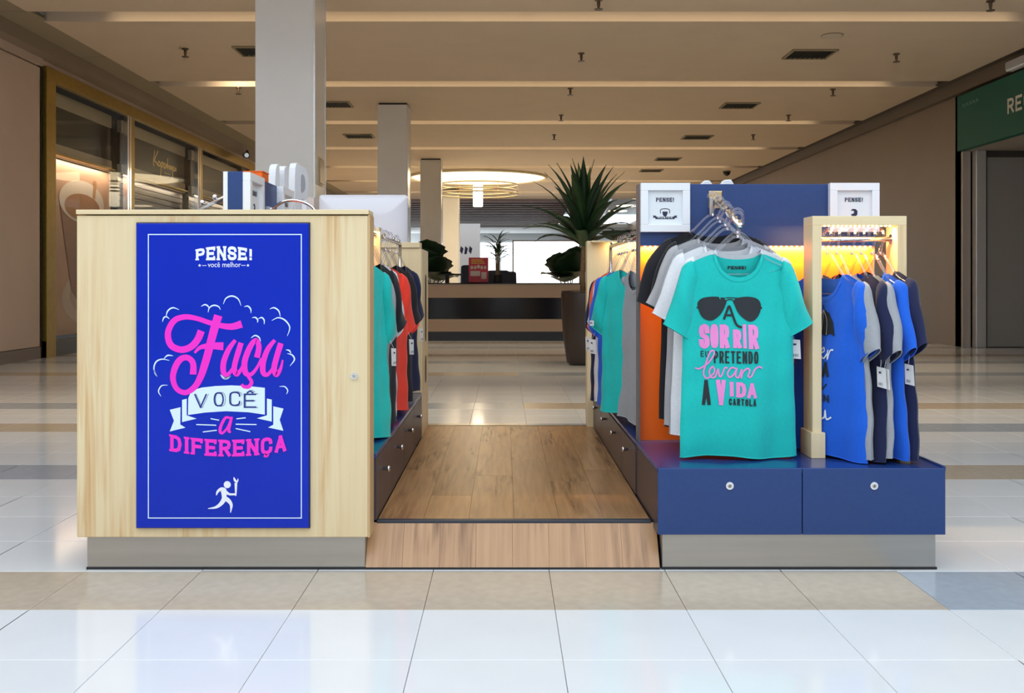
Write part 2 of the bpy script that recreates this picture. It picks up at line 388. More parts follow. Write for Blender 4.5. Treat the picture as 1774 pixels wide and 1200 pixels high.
box('return', BLACK, wl, XL-1.2, XL, 13.1, 13.16, 0, 3.9)
MUL = [13.22, 16.2, 19.88, 23.75]
for n in range(3):
    a, b = MUL[n], MUL[n+1]
    w = thing('window_%d' % (n+1), (XL, a, 0), kind='structure')
    box('head', GOLD, w, XL-.05, XL+.04, a, b, 3.72, 3.9, bevel=.004)
    box('sill', mat('sill_dark', (0.05, 0.045, 0.04), .3), w, XL-.05, XL+.03, a, b, 0.0, 0.22)
    box('post', GOLD, w, XL-.05, XL+.04, a, a+(.27 if n == 0 else .16), 0.0, 3.72, bevel=.004)
    if n: 
        box('glazing_bead', CHROME, w, XL-.03, XL+.05, a-.17, a-.10, 0.22, 3.72, bevel=.004)
        box('glazing_bead', CHROME, w, XL-.03, XL+.05, a-.07, a-.01, 0.22, 3.72, bevel=.004)
    box('pane', GLASS, w, XL-.02, XL-.008, a+.16, b-.0, 0.22, 3.72)
    if n == 2: box('post', GOLD, w, XL-.05, XL+.04, b, b+.5, 0, 3.9)
# behind the glass: sign boards, a cup poster and roller shutters
DARKB = mat('sign_black', (0.014, 0.011, 0.010), .35)
XB = XL-.22
LBL = ['plain black header board above the coffee cup poster', 'black header board with gold script lettering above the shutter', 'black header board in the third shop window behind the white column']
for n in range(3):
    a, b = MUL[n]+.2, MUL[n+1]-.2
    hb = thing('header_board', (XB, a, 2.97), LBL[n], 'sign', 'header boards in the shop windows')
    box('board', DARKB, hb, XB-.05, XB, a, b, 2.97, 3.5, bevel=.004)
    box('light_shelf', mat('shelf_cream', (0.55, 0.47, 0.36), .3), hb, XB-.05, XB+.02, a, b, 2.78, 2.97)
    box('bracket', mat('shelf_cream2', (0.45, 0.40, 0.30), .3), hb, XB-.05, XB+.02, a, b, 3.5, 3.70)
    if n == 1:                                    # gold handwriting
        ink = Ink(0.0004); sx = lambda t: 17.95+t*1.12
        S_ = [[(.06,.95),(.0,.35),(.04,.2)], [(.22,1.0),(.05,.5),(.10,.42),(.2,.3)], [(.2,.35),(.26,.5),(.32,.35),(.24,.28),(.2,.38)], [(.36,.5),(.33,-.25)], [(.36,.45),(.44,.5),(.42,.3),(.36,.3)],
              [(.46,.4),(.52,.5),(.48,.28),(.56,.3)], [(.58,.5),(.57,.28),(.62,.48),(.64,.28)], [(.67,.8),(.65,.28),(.7,.48),(.72,.28)], [(.8,.48),(.75,.4),(.78,.28),(.82,.46),(.83,.28)],
              [(.9,.48),(.86,.4),(.88,.3),(.92,.46),(.91,-.2),(.84,-.15)], [(.95,.4),(.99,.48),(.96,.3),(1.02,.3)], [(1.04,.48),(1.04,.3),(1.09,.46),(1.1,.28)]]
        for st in S_: ink.stroke([(sx(p[0]), 3.05+p[1]*.38) for p in st], .032, smooth=True, n=6)
        ink.stroke([(sx(.5), 3.06), (sx(.8), 3.06)], .012)
        ink.build('lettering', mat('gold_letter', (0.85, 0.64, 0.26), .35, .4), hb, lambda x, y, o: (XB+.004+o, x, y))
a, b = MUL[0]+.25, MUL[1]-.2
cp = thing('cup_poster', (XB, a, .25), 'large pinkish-brown poster of a cup of coffee behind the shop glass', 'poster')
box('sheet', mat('poster_peach', (0.60, 0.36, 0.235), .35, noise=.12, nscale=1.0), cp, XB-.03, XB, a, b, .25, 2.76)
fx = lambda x, y, o: (XB+.003+o, x, y)
def ell(cx, cy, rx, ry, n=32, a0=0, a1=2*PI): return [(cx+rx*math.cos(a0+(a1-a0)*i/n), cy+ry*math.sin(a0+(a1-a0)*i/n)) for i in range(n)]
yc = 14.93
def PW(py_, px_=93): return 1-(py_-VY)*(1715*6.37/(VX-px_))/F
i = Ink(.001); i.fill(ell(yc+.35, .78, 1.05, .42)); i.build('saucer', mat('print_saucer', (0.66, 0.52, 0.44), .4), cp, fx)
i = Ink(.001); i.fill(ell(yc+.35, .80, .78, .28)); i.build('saucer_well', mat('print_well', (0.56, 0.42, 0.35), .4), cp, lambda x, y, o: (XB+.005, x, y))
i = Ink(.001); i.fill([(yc-.785, 2.22), (yc+.785, 2.18), (yc+.55, .95), (yc+.42, .72), (yc-.12, .70), (yc-.38, .88)]); i.build('cup', mat('print_cup', (0.34, 0.165, 0.105), .4), cp, lambda x, y, o: (XB+.007, x, y))
i = Ink(.001); i.fill(ell(yc, 2.22, .79, .32)); i.build('cup_rim', mat('print_rim', (0.80, 0.68, 0.58), .4), cp, lambda x, y, o: (XB+.009, x, y))
i = Ink(.001); i.fill(ell(yc, 2.14, .62, .20)); i.build('coffee', mat('print_coffee', (0.42, 0.17, 0.045), .4), cp, lambda x, y, o: (XB+.011, x, y))
i = Ink(.001); i.stroke([(yc+.40, 2.30), (yc+.46, 2.58)], .09); i.build('biscuit', mat('print_biscuit', (0.55, 0.26, 0.10), .4), cp, lambda x, y, o: (XB+.013, x, y))
SLAT = mat('shutter_slat', (0.055, 0.045, 0.038), .35, .3)
for n in (1, 2):
    a, b = MUL[n]+.2, MUL[n+1]-.2
    rs = thing('roller_shutter', (XB, a, .22), ['', 'dark roller shutter below the gold script lettering', 'dark roller shutter in the farthest shop window'][n], 'shutter', 'roller shutters in the shop windows')
    sl = None
    for k in range(25):
        z = .22+k*.102
        if sl is None: sl = MB().box(XB-.06, XB-.035, a, b, z, z+.082).box(XB-.055, XB-.05, a, b, z+.082, z+.102).build('slat', SLAT, rs, bevel=.006)
        else:
            c = sl.copy(); C.objects.link(c); c.parent = rs; c.location = (0, 0, z-.22)
# ---- right wall, green sign over a recessed shopfront
wr = thing('wall_right', (XR, 20, 0), kind='structure')
box('panel', WALLR, wr, XR, XR+.3, 15.5, 25.3, 0, 4.4)
box('panel', WALLR, wr, XR, XR+.3, 25.31, 62, 0, 4.4)
box('return', WALLR, wr, XR, 12, 15.5, 15.7, 0, 4.4)
box('corner_trim', mat('wall_trim', (0.42, 0.37, 0.33), .4), wr, XR, XR+.12, 15.44, 15.5, 0, 3.05)
box('side', WALLR, wr, 11.8, 12, -9, 15.5, 0, 4.4)  # unseen side wall of the recess, added to close off light
box('lintel', mat('recess_soffit', (0.35, 0.31, 0.27), .7), wr, XR+.02, 12, -9, 15.5, 3.05, 3.2)
box('header', WALLR, wr, XR+.02, XR+.3, -9, 15.5, 3.2, 4.4)
d1 = thing('door_1', (7.3, 15.4, 0), kind='structure')
box('post', mat('alu_post', (0.66, 0.64, 0.62), .3, .5), d1, 7.29, 7.45, 15.3, 15.44, 0, 3.05, bevel=.01)
box('shadow_gap', BLACK, d1, 7.45, 7.49, 15.36, 15.44, 0, 3.05)
box('leaf', mat('door_grey', (0.33, 0.31, 0.28), .3), d1, 7.49, 8.75, 15.38, 15.44, 0.01, 2.95)
box('leaf', mat('door_grey2', (0.40, 0.36, 0.32), .3), d1, 8.77, 10.2, 15.38, 15.44, 0.01, 2.95)
box('transom', mat('alu_dark', (0.06, 0.055, 0.05), .3), d1, 7.49, 10.2, 15.36, 15.45, 2.95, 3.05)
sg = thing('shop_sign', (XR, 15.4, 3.05), 'long green shop sign with pale capitals on the right wall', 'sign')
box('board', mat('sign_green', (0.014, 0.120, 0.085), .5, spec=.2), sg, XR-.10, XR+.02, 8.0, 15.42, 3.05, 3.90, bevel=.006)
ink = Ink(.0005); ink.text('REC', 0, 3.36, .62, .215, .040, gap=.25)
ink.build('lettering', mat('sign_pale', (0.72, 0.70, 0.64), .5), sg, lambda x, y, o: (XR-.104-o, 13.87-x, y))
ink = Ink(.0005)
for k in range(5): ink.stroke([(0.06+.11*k, 3.70), (.10+.11*k, 3.745), (.14+.11*k, 3.70)], .016)
ink.build('small_lettering', mat('sign_pale_green', (0.12, 0.33, 0.24), .5), sg, lambda x, y, o: (XR-.104-o, 15.3-x, y))
ex = thing('emergency_light', (7.0, 13.3, 3.98), 'small white emergency light box under the right fascia', 'light')
box('case', WHITE, ex, 6.96, 7.06, 13.15, 13.75, 3.93, 4.06, bevel=.01); box('lens', mat('lens_grey', (.5, .5, .52), .2), ex, 6.93, 6.96, 13.2, 13.7, 3.95, 4.04)
wb = thing('wall_back', (0, -9, 0), kind='structure')  # unseen wall added behind the camera to shape light and reflections
box('panel', mat('back_wall', (0.55, 0.53, 0.50), .6), wb, -7, 12, -9.2, -9, 0, 4.4)
# ---- columns
for (px0, px1, Y, w, lab) in ((442, 545, 9.5, .57, ''), (654, 706, 17.26, .53, ''), (728, 764, 25.0, .53, ''), (767, 795, 33.0, .55, '')):
    x0 = (px0-VX)*Y/F; x1 = (px1-VX)*Y/F
    co = thing('column', ((x0+x1)/2, Y+w/2, 0), kind='structure')
    cm = COLM
    box('panel', cm, co, x0, x1, Y, Y+w, 0, H-.03 if Y > 10 else H, bevel=.006)
    box('corner_strip', mat('corner_alu', (.75, .75, .76), .25, .3), co, x1-.012, x1+.006, Y-.006, Y+.012, 0, H-.04)
    box('corner_strip', MATS['corner_alu'], co, x1-.012, x1+.006, Y+w-.012, Y+w+.006, 0, H-.04)
    box('capital', BLACK, co, x0+.02, x1-.02, Y+.02, Y+w-.02, H-.03, H+.02)  # black core stands in for the shadow gap over the column
Y = 9.5; x1 = (545-VX)*Y/F
pl = thing('plaque', (x1, Y+.2, 1.95), 'small bronze plaque on the side of the nearest white column', 'plaque')
box('plate', mat('bronze', (.30, .22, .13), .3, .7), pl, x1, x1+.02, Y+.17, Y+.40, 1.98, 2.22, bevel=.004)
box('rim', mat('bronze_light', (.5, .4, .25), .3, .7), pl, x1, x1+.012, Y+.155, Y+.415, 1.965, 2.235)
# ---- ceiling fittings
VENTF = mat('vent_frame', (0.36, 0.29, 0.17), .5)
VD = mat('vent_dark', (0.012, 0.010, 0.008), .8)
def vent(px, py, label):
    Yv = F*(H-1)/(VY-py); x = (px-VX)*Yv/F
    v = thing('ceiling_vent', (x, Yv, H-.02), label, 'vent', 'air vents in the ceiling')
    a = .31; z0 = H-.022
    box('backing', VD, v, x-a, x+a, Yv-.27, Yv+.27, H-.004, H)
    MB().box(x-a, x+a, Yv-.27, Yv-.24, z0, H).box(x-a, x+a, Yv+.24, Yv+.27, z0, H).box(x-a, x-a+.03, Yv-.24, Yv+.24, z0, H).box(x+a-.03, x+a, Yv-.24, Yv+.24, z0, H).build('frame', VENTF, v)
    for k in range(8):
        xx = x-a+.06+k*.068; MB().prism([(xx, Yv-.24, z0+.001), (xx+.012, Yv-.24, z0+.001), (xx+.03, Yv-.24, H-.005), (xx+.018, Yv-.24, H-.005)], (0, .48, 0)).build('slat', VD, v)
vent(1403, 93, 'largest black ceiling vent at upper right'); vent(1281, 182, 'black ceiling vent second from the front on the right')
vent(1208, 237, 'black ceiling vent third from the front on the right'); vent(1157, 275, 'black ceiling vent fourth from the front on the right')
vent(1128, 295, 'small black ceiling vent just above the palm, right'); vent(578, 180, 'black ceiling vent beside the big white column')
vent(622, 235, 'black ceiling vent left of the second white column'); vent(450, 88, 'black ceiling vent half hidden by the big white column')
def sprinkler(px, py, label):
    Ys = F*(H-1)/(VY-py+4); x = (px-VX)*Ys/F
    s = thing('sprinkler', (x, Ys, H-.14), label, 'sprinkler', 'sprinkler heads in the ceiling')
    m = mat('sprinkler_metal', (.16, .11, .07), .4, .6)
    MB().lathe((x, Ys, H-.015), [(.045, 0), (.045, .015)], 12).build('rose', m, s)
    MB().lathe((x, Ys, H-.10), [(.012, 0), (.02, .04), (.02, .09)], 8).build('stem', m, s)
    MB().lathe((x, Ys, H-.115), [(.045, 0), (.05, .006), (.01, .014)], 12).build('deflector', m, s)
for px, py, lb in ((321, 88, 'left of the big white column, upper left'), (413, 155, 'beside the bright ceiling spot'), (1007, 96, 'near the top centre'), (988, 157, 'second in the centre row'), (972, 203, 'third in the centre row'),
                   (960, 237, 'fourth in the centre row'), (1553, 97, 'right of the largest vent'), (1443, 158, 'second in the right row'), (1366, 203, 'third in the right row'), (1305, 237, 'fourth in the right row'), (1037, 3, 'at the very top centre'), (1716, 5, 'at the very top right')):
    sprinkler(px, py, 'small ceiling sprinkler head '+lb)
Yd = F*(H-1)/(VY-61); xd = (1442-VX)*Yd/F
sp = thing('ceiling_speaker', (xd, Yd, H-.02), 'round cream ceiling disc in front of the largest vent', 'speaker')
MB().lathe((xd, Yd, H-.02), [(.11, 0), (.13, .008), (.13, .02)], 28).build('grille', mat('disc_cream', (.62, .54, .42), .6), sp); MB().lathe((xd, Yd, H-.012), [(.14, 0), (.14, .012)], 28).build('ring', VENTF, sp)
def dome(px, py, label):
    Yd = F*(H-1)/(VY-py); xd = (px-VX)*Yd/F
    d = thing('dome_camera', (xd, Yd, H-.13), label, 'camera')
    MB().lathe((xd, Yd, H-.04), [(.11, 0), (.11, .04)], 18).build('base', mat('dome_base', (.2, .17, .13), .5), d)
    MB().lathe((xd, Yd, H-.14), [(.02, 0), (.07, .025), (.095, .06), (.1, .1)], 18).build('dome', BLACKGLOSS, d, smooth=True)
dome(1259, 296, 'black dome camera on the far right of the ceiling')
sc_ = thing('security_camera', (-5.75, 22.3, 3.8), 'dark bullet camera by the left fascia beside the white column', 'camera')
MB().tube([(-5.78, 22.2, 3.97), (-5.75, 22.2, 3.9)], .03).build('mount', BLACK, sc_); MB().tube([(-5.9, 22.5, 3.9), (-5.72, 21.95, 3.83)], [.06, .07], 12).build('body', BLACK, sc_); MB().tube([(-5.715, 21.94, 3.829), (-5.71, 21.92, 3.827)], [.055, .05], 12).build('lens', CHROME, sc_)
# ---- lamps: cove spot in the left slot, ring chandelier far back, recessed lights
WARM = (1.0, 0.78, 0.48)
LAMP = mat('lamp_warm', (1, .9, .75), .5, emis=(1.0, .80, .52), estr=6.0)
cv = thing('slot_lamp', (-4.22, 15.66, H+.03), 'bright lamp glowing in the ceiling slot left of the white column', 'light')
box('housing', WHITE, cv, -4.32, -4.12, 15.42, 15.50, H+.16, H+.22); box('tube', LAMP, cv, -4.30, -4.14, 15.45, 15.49, H+.145, H+.16)
l = bpy.data.lights.new('slot_lamp_light', 'AREA'); l.shape = 'RECTANGLE'; l.size = .14; l.size_y = .05; l.energy = 4; l.color = (1, .84, .6)
lo = bpy.data.objects.new('slot_lamp_light', l); C.objects.link(lo); lo.parent = cv; lo.location = (0, -.19, .11); lo.rotation_euler = (math.radians(70), 0, 0)
SLOTLABEL = ['nearest, above the kiosk', 'across the top of the picture', 'in front of the largest vent row', 'third from the top of the picture', 'fourth from the top of the picture', 'farther back above the second column', 'farthest, before the ring chandelier', 'beyond the ring chandelier']
for k, ys in enumerate(FACES[1:]):                                   # an unseen warm fill tube is added high in every slot
    sl_ = thing('slot_tube_light', (0.7, ys-SLOT/2, H+.55), 'long warm lamp tube in the ceiling slot, '+SLOTLABEL[k], 'light', 'lamp tubes in the ceiling slots')
    box('housing', WHITE, sl_, -4.8, 6.2, ys-SLOT/2-.05, ys-SLOT/2+.05, H+.56, H+.61); box('tube', mat('tube_glow', (1, .9, .75), .5, emis=(1, .8, .52), estr=1.2), sl_, -4.75, 6.15, ys-SLOT/2-.02, ys-SLOT/2+.02, H+.53, H+.56)
    l = bpy.data.lights.new('tube_light', 'AREA'); l.shape = 'RECTANGLE'; l.size = 10.8; l.size_y = .08; l.energy = 42; l.spread = math.radians(62); l.color = (1, .80, .54)
    lo = bpy.data.objects.new('tube_light', l); C.objects.link(lo); lo.parent = sl_; lo.location = (0, 0, -.03)
for n in range(3):                               # lamp rails added in the shop windows to brighten the displays
    a, b = MUL[n]+.3, MUL[n+1]-.3
    wl_ = thing('window_lamp', (XL-.1, (a+b)/2, 2.76), ['lamp rail inside the shop window with the cup poster', 'lamp rail inside the shop window with gold lettering', 'lamp rail inside the farthest shop window'][n], 'light', 'window lamp rails')
    box('rail', GOLD, wl_, XL-.21, XL-.09, a, b, 2.79, 2.82)
    l = bpy.data.lights.new('window_light', 'AREA'); l.shape = 'RECTANGLE'; l.size = b-a; l.size_y = .05; l.energy = 9; l.color = (1, .80, .58)
    lo = bpy.data.objects.new('window_light', l); C.objects.link(lo); lo.parent = wl_; lo.location = (0, 0, .01); lo.rotation_euler = (math.radians(12), 0, PI/2)
YC, XC = 29.3, (828-VX)*29.3/F
ch = thing('chandelier', (XC, YC, 3.3), 'glowing ring chandelier under a round ceiling recess far back', 'light')
MB().lathe((XC, YC, H-.03), [(1.95, 0), (1.97, .025)], 48).build('recess_glow', mat('recess_glow', (1, .9, .7), .5, emis=(1.0, .80, .48), estr=1.6), ch)
MB().tube([(XC+2.02*math.cos(2*PI*k/48), YC+2.02*math.sin(2*PI*k/48), H-.02) for k in range(48)], .05, 8, True).build('recess_rim', mat('rim_cream', (.7, .6, .42), .5), ch, smooth=True)
BRZ = mat('ring_bronze', (.30, .22, .12), .4, .5)
for z, r in ((3.90, 1.20), (3.72, 1.16), (3.62, 1.2)):
    MB().tube([(XC+r*math.cos(2*PI*k/48), YC+r*math.sin(2*PI*k/48), z) for k in range(48)], .022, 6, True).build('ring', BRZ, ch, smooth=True)
for k in range(6):
    a = 2*PI*k/6; MB().tube([(XC+1.18*math.cos(a), YC+1.18*math.sin(a), H), (XC+1.18*math.cos(a), YC+1.18*math.sin(a), 3.6)], .006, 5).build('wire', BRZ, ch)
MB().lathe((XC, YC, 3.26), [(.13, 0), (.145, .02), (.145, .62), (.12, .64)], 20).build('lamp_cylinder', mat('lamp_cylinder', (1, .95, .85), .5, emis=(1, .88, .66), estr=6), ch, smooth=True)
l = bpy.data.lights.new('chandelier_light', 'AREA'); l.shape = 'DISK'; l.size = 3.6; l.energy = 130; l.color = (1, .80, .52)
lo = bpy.data.objects.new('chandelier_light', l); C.objects.link(lo); lo.parent = ch; lo.location = (0, 0, H-.05-3.3)
# ---- far end: slatted wooden ceiling, pale ceiling, bright end wall
ce = thing('trim_3', (0, 48, 4.2), kind='structure')
SLW = mat('slat_wood', (0.15, 0.075, 0.048), .5, noise=.15, nscale=4)
for k in range(15):
    yy = 40.2+k*1.12; box('slat', SLW, ce, -7.5, 2.75+k*.02, yy, yy+.5, 4.30, 4.75)
PALE = mat('far_pale', (.72, .74, .74), .6)
box('ceiling_slab', PALE, ce, -8, 12, 38.9, 58, 5.0, 5.2)
box('beam', mat('far_beam', (.50, .50, .50), .6), ce, -8, 12, 37.1, 37.5, 4.2, 4.5)
box('end_ceiling', PALE, ce, -8, 12, 57, 66, 4.2, 4.4)
MB().prism([(2.9, 39.5, 4.9), (4.6, 39.5, 4.9), (3.7, 39.5, 3.2), (2.75, 39.5, 3.2)], (0, .3, 0)).build('bulkhead', PALE, ce)
we = thing('wall_end', (0, 64, 0), kind='structure')
box('panel', PALE, we, -8, 12, 64, 64.3, 0, 4.2)
WIN = mat('daylight_window', (1, 1, 1), .5, emis=(.88, .95, 1.0), estr=1.6)
for k in range(6): box('pane', WIN, we, -7+k*1.7, -5.5+k*1.7, 63.93, 64, .6, 3.6)
ls = thing('light_screen', K(945, 490, 36), 'large glowing white screen behind the small palm in the distance', 'screen')
sx0, _, sz0 = K(890, 492, 36); sx1, _, sz1 = K(1003, 418, 36)
box('panel', mat('screen_white', (1, 1, 1), .5, emis=(1, 1, 1), estr=1.6), ls, sx0, sx1, 36.0, 36.06, sz0, sz1)
box('bezel', mat('bezel_grey', (.10, .10, .11), .4), ls, sx0-.05, sx1+.05, 36.02, 36.12, sz0-.05, sz1+.05)
for px in (905, 985): xx = (px-VX)*36/F; box('leg', BLACK, ls, xx-.04, xx+.04, 36.03, 36.1, 0, sz0)
for (px, py, lb) in ((1103, 343, 'nearest round recessed light seen right of the palm'), (1085, 357, 'round recessed light, middle one right of the palm'), (1070, 366, 'farthest round recessed light right of the palm')):
    Yd = F*3.94/(VY-py); q = K(px, py, Yd); d = thing('recessed_light', (q[0], Yd, q[2]), lb, 'light', 'recessed lights far right')
    MB().lathe((q[0], Yd, q[2]), [(.5, 0), (.5, .05)], 20).build('lens', LAMP, d); MB().lathe((q[0], Yd, q[2]+.02), [(.56, 0), (.56, .06)], 20).build('trim_ring', WHITE, d)
#@@KIOSK
# ================================================================== THE KIOSK
Y0 = 3.43                                        # its front plane: 500 photo pixels to the metre
# ---- front-left end cabinet with the blue poster
ec = thing('end_cabinet', (-.978, 3.48, 0), 'pale pine end cabinet with the tall blue and pink poster on its front', 'cabinet')
box('carcass', PINE, ec, -1.484, -.474, Y0+.004, 3.54, .118, 1.234, bevel=.003)
box('top_board', PINEX, ec, -1.484, -.470, Y0-.004, 3.545, 1.238, 1.254, bevel=.002)
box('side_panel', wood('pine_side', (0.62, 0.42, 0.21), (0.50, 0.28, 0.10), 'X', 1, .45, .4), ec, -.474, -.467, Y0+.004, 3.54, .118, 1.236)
box('kick_plate', STEEL, ec, -1.458, -.488, Y0+.03, 3.53, .006, .118)
box('floor_seal', BLACK, ec, -1.460, -.484, Y0+.026, 3.52, 0, .008)
lk = MB().lathe((-.521, Y0-.004, .678), [(.012, 0), (.012, .01)], 20, axis='Y').build('lock', CHROME, ec, smooth=False)
MB().box(-.5225, -.5195, Y0-.0052, Y0-.003, .673, .683).build('keyhole', BLACK, lk)
MB().lathe((-.521, Y0-.0055, .678), [(.005, 0), (.0065, .002)], 14, axis='Y').build('cylinder', STEEL, lk)
PBLUE = mat('poster_blue', (0.002, 0.024, 0.47), .14, spec=.25, noise=.05, nscale=3)
po = MB().box(-1.272, -.676, Y0-.012, Y0+.004, .154, 1.206).build('poster_panel', PBLUE, ec, bevel=.003)
po['label'] = 'glossy royal blue printed panel'
box('edge', BLACK, po, -1.2745, -.6735, Y0-.004, Y0+.0035, .152, 1.2095)
YP = Y0-.0125
fp = lambda x, y, o: (x, YP-o, y)
def c3(cx, cy): q = K(220+cx/4.2853, 380+cy/4.2853, YP); return (q[0], q[2])      # read off an enlarged view of the poster's top
def c4(cx, cy): q = K(220+cx/3.3333, 640+cy/3.3333, YP); return (q[0], q[2])      # and of its bottom
k3 = YP/F/4.2853; k4 = YP/F/3.3333
PW_ = mat('print_ice', (0.72, 0.88, 0.96), .45); PP = mat('print_magenta', (0.93, 0.02, 0.60), .4); PWH = mat('print_white', (0.86, 0.89, 0.95), .45)
ink = Ink()
ax, az = K(257, 406, YP)[0::2]; bx_, bz = K(522, 897, YP)[0::2]; tw = .0034
ink.stroke([(ax, az), (bx_, az), (bx_, bz), (ax, bz)], tw, closed=True); ink.build('border_line', PW_, po, fp)
ink = Ink()                                      # PENSE! with an arched top
xa, zb = c3(512, 303); xb, zt = c3(932, 222); w_ = xb-xa; h_ = zt-zb
def arch(x, y):
    u = (x-xa-w_/2)/(w_/2); return (x, zb+(y-zb)*(1+.30*(1-u*u)))
ink.text('PENSE!', xa, zb, w_, h_, h_*.225, gap=.2, serif=.75, warp=arch)
fv, ff = font_mesh('você melhor'); (tx0, tz0), (tx1, tz1) = c3(600, 354), c3(845, 316)
b = len(ink.v); ink.v += [(tx0+p[0]*(tx1-tx0), tz0+p[1]*(tz1-tz0), 0) for p in fv]; ink.f += [tuple(b+i for i in f) for f in ff]
ink.stroke([c3(558, 342), c3(592, 342)], 4*k3); ink.stroke([c3(848, 341), c3(881, 341)], 4*k3)
for sx_ in (540, 899):
    q = c3(sx_, 341); ink.fill([(q[0]+(13 if i % 2 == 0 else 5.5)*k3*math.sin(PI*i/5), q[1]+(13 if i % 2 == 0 else 5.5)*k3*math.cos(PI*i/5)) for i in range(10)])
ink.build('brand_lettering', PWH, po, fp)
ink = Ink()                                      # cloud crescents
CL = [[(715,628),(735,585),(780,568),(825,590),(847,640)], [(550,645),(578,632),(600,642),(608,660)], [(602,690),(612,655),(645,637),(680,647),(693,670)], [(870,648),(897,643),(918,665),(920,695)],
      [(928,730),(952,727),(970,745),(968,766)], [(975,737),(1000,728),(1018,747),(1018,778)], [(1060,665),(1092,655),(1126,678),(1138,720)], [(1075,750),(1122,729),(1172,747),(1208,800),(1190,865)],
      [(290,725),(302,680),(340,655),(387,670)], [(263,760),(273,730),(293,722),(315,738)], [(920,880),(950,861),(980,875),(992,905)], [(223,1163),(200,1110),(215,1058),(258,1037),(315,1046)],
      [(272,1035),(302,1009),(342,1012)], [(1180,967),(1205,973),(1218,995)], [(1190,995),(1226,1006),(1243,1040),(1210,1087)], [(693,1150),(715,1177),(745,1180),(770,1160)]]
for st in CL:
    n = len(st); ink = Ink(); ink.stroke([c3(*p) for p in st], [(3+8*math.sin(PI*i/(n-1)))*k3 for i in range(n)], smooth=True); ink.build('cloud_line', PW_, po, fp)
for st in ([(197,155),(182,125),(200,93),(236,90)], [(880,98),(910,98),(928,120),(921,142)], [(540,28),(568,50),(597,38)], [(156,0),(162,22),(174,40)]):
    n = len(st); ink = Ink(); ink.stroke([c4(*p) for p in st], [(2+5*math.sin(PI*i/(n-1)))*k4 for i in range(n)], smooth=True); ink.build('cloud_line', PW_, po, fp)
for p, q in (((483,283),(532,292)), ((400,317),(515,321)), ((438,360),(518,350)), ((632,284),(685,278)), ((628,315),(748,317)), ((628,340),(712,358))): ink = Ink(); ink.stroke([c4(*p), c4(*q)], 6*k4); ink.build('ray_line', PW_, po, fp)
ink = Ink()                                      # the folded banner
for pg in ([(352,262),(354,165),(372,122),(430,104),(510,95),(600,91),(700,95),(796,105),(796,260),(700,246),(570,240),(450,248)], [(318,175),(345,168),(345,264),(402,283),(318,303)],
           [(808,167),(836,173),(836,300),(750,281),(808,264)], [(247,232),(309,217),(308,317),(338,335),(247,357),(271,295)], [(845,212),(904,225),(882,290),(903,353),(815,334),(845,318)]):
    ink.fill([c4(*p) for p in pg])
ink.build('banner', PW_, po, fp)
ink = Ink()
for c, x0_, x1_, yb, yt in (('V', 388, 462, 222, 140), ('O', 500, 560, 213, 130), ('C', 590, 655, 211, 126), ('Ê', 674, 748, 221, 138)):
    p = c4(x0_, yb); q = c4(x1_, yt); ink.glyph(c, p[0], p[1], q[0]-p[0], q[1]-p[1], 9*k4, .9)
    ink.glyph(c, p[0]+10*k4, p[1], q[0]-p[0], q[1]-p[1], 2.5*k4, 0)
ink.build('banner_lettering', mat('print_navy', (.012, .03, .22), .4), po, lambda x, y, o: (x, YP-.0004-o, y))
ink = Ink()                                      # the big script word
def scr(pts, w, f=c3, k=k3): ink.stroke([f(*p) for p in pts], [a*k for a in w] if isinstance(w, list) else w*k, smooth=True, n=8)
scr([(852,775),(780,795),(700,788),(610,765),(520,735),(430,723),(350,752),(305,840),(325,930),(400,966),(475,945),(525,890),(552,826)], [56,48,40,36,36,40,44,46,48,48,50,52,54])
scr([(678,712),(652,800),(625,900),(600,1000),(575,1085),(548,1165),(505,1240),(437,1284),(372,1258),(342,1185),(355,1105),(395,1040),(448,1025),(490,1065),(492,1150)], [62,62,60,58,56,50,44,38,38,42,46,46,42,44,50])
scr([(502,990),(545,950),(620,938),(716,941)], [16,30,46,60])
scr([(805,895),(755,965),(718,1060),(718,1135),(748,1150),(795,1090),(830,1000),(848,930)], [26,38,42,40,28,24,26,30])
scr([(848,915),(815,1020),(797,1105),(815,1148),(848,1110),(878,1040)], [40,40,40,36,24,16])
scr([(965,1025),(980,945),(958,896),(915,945),(875,1050),(880,1135),(920,1150),(965,1100),(998,1030)], [44,40,34,42,44,42,30,22,16])
scr([(900,1165),(925,1205),(905,1240),(868,1240),(852,1222)], [24,28,28,24,20])
scr([(1098,895),(1045,965),(1012,1060),(1012,1135),(1045,1150),(1092,1090),(1125,1000),(1145,935)], [26,38,42,40,28,24,26,30])
scr([(1143,918),(1112,1020),(1093,1105),(1110,1152),(1140,1110),(1157,1042)], [42,42,42,36,24,12])
scr([(598,280),(570,278),(545,320),(538,355),(552,366),(580,335),(600,290)], [12,16,18,18,14,12,14], c4, k4); scr([(606,272),(594,320),(588,352),(600,362)], [14,17,17,10], c4, k4)
def smile(x, y):                                 # DIFERENÇA on a sagging line
    u = (x-c4(585, 0)[0])/(337*k4); d = (31*(1-u*u))*k4; return (x, y-d)
(xa, zb), (xb, zt) = c4(250, 470), c4(921, 373)
ink.text('DIFERENÇA', xa, zb, xb-xa, zt-zb, 20*k4, gap=.20, serif=.8, warp=smile)
ink.build('script_lettering', PP, po, lambda x, y, o: (x, YP-.0006-o, y))
ink = Ink()                                      # the runner with the torch
q = c4(579, 664); ink.disc(q[0], q[1], 20.5*k4)
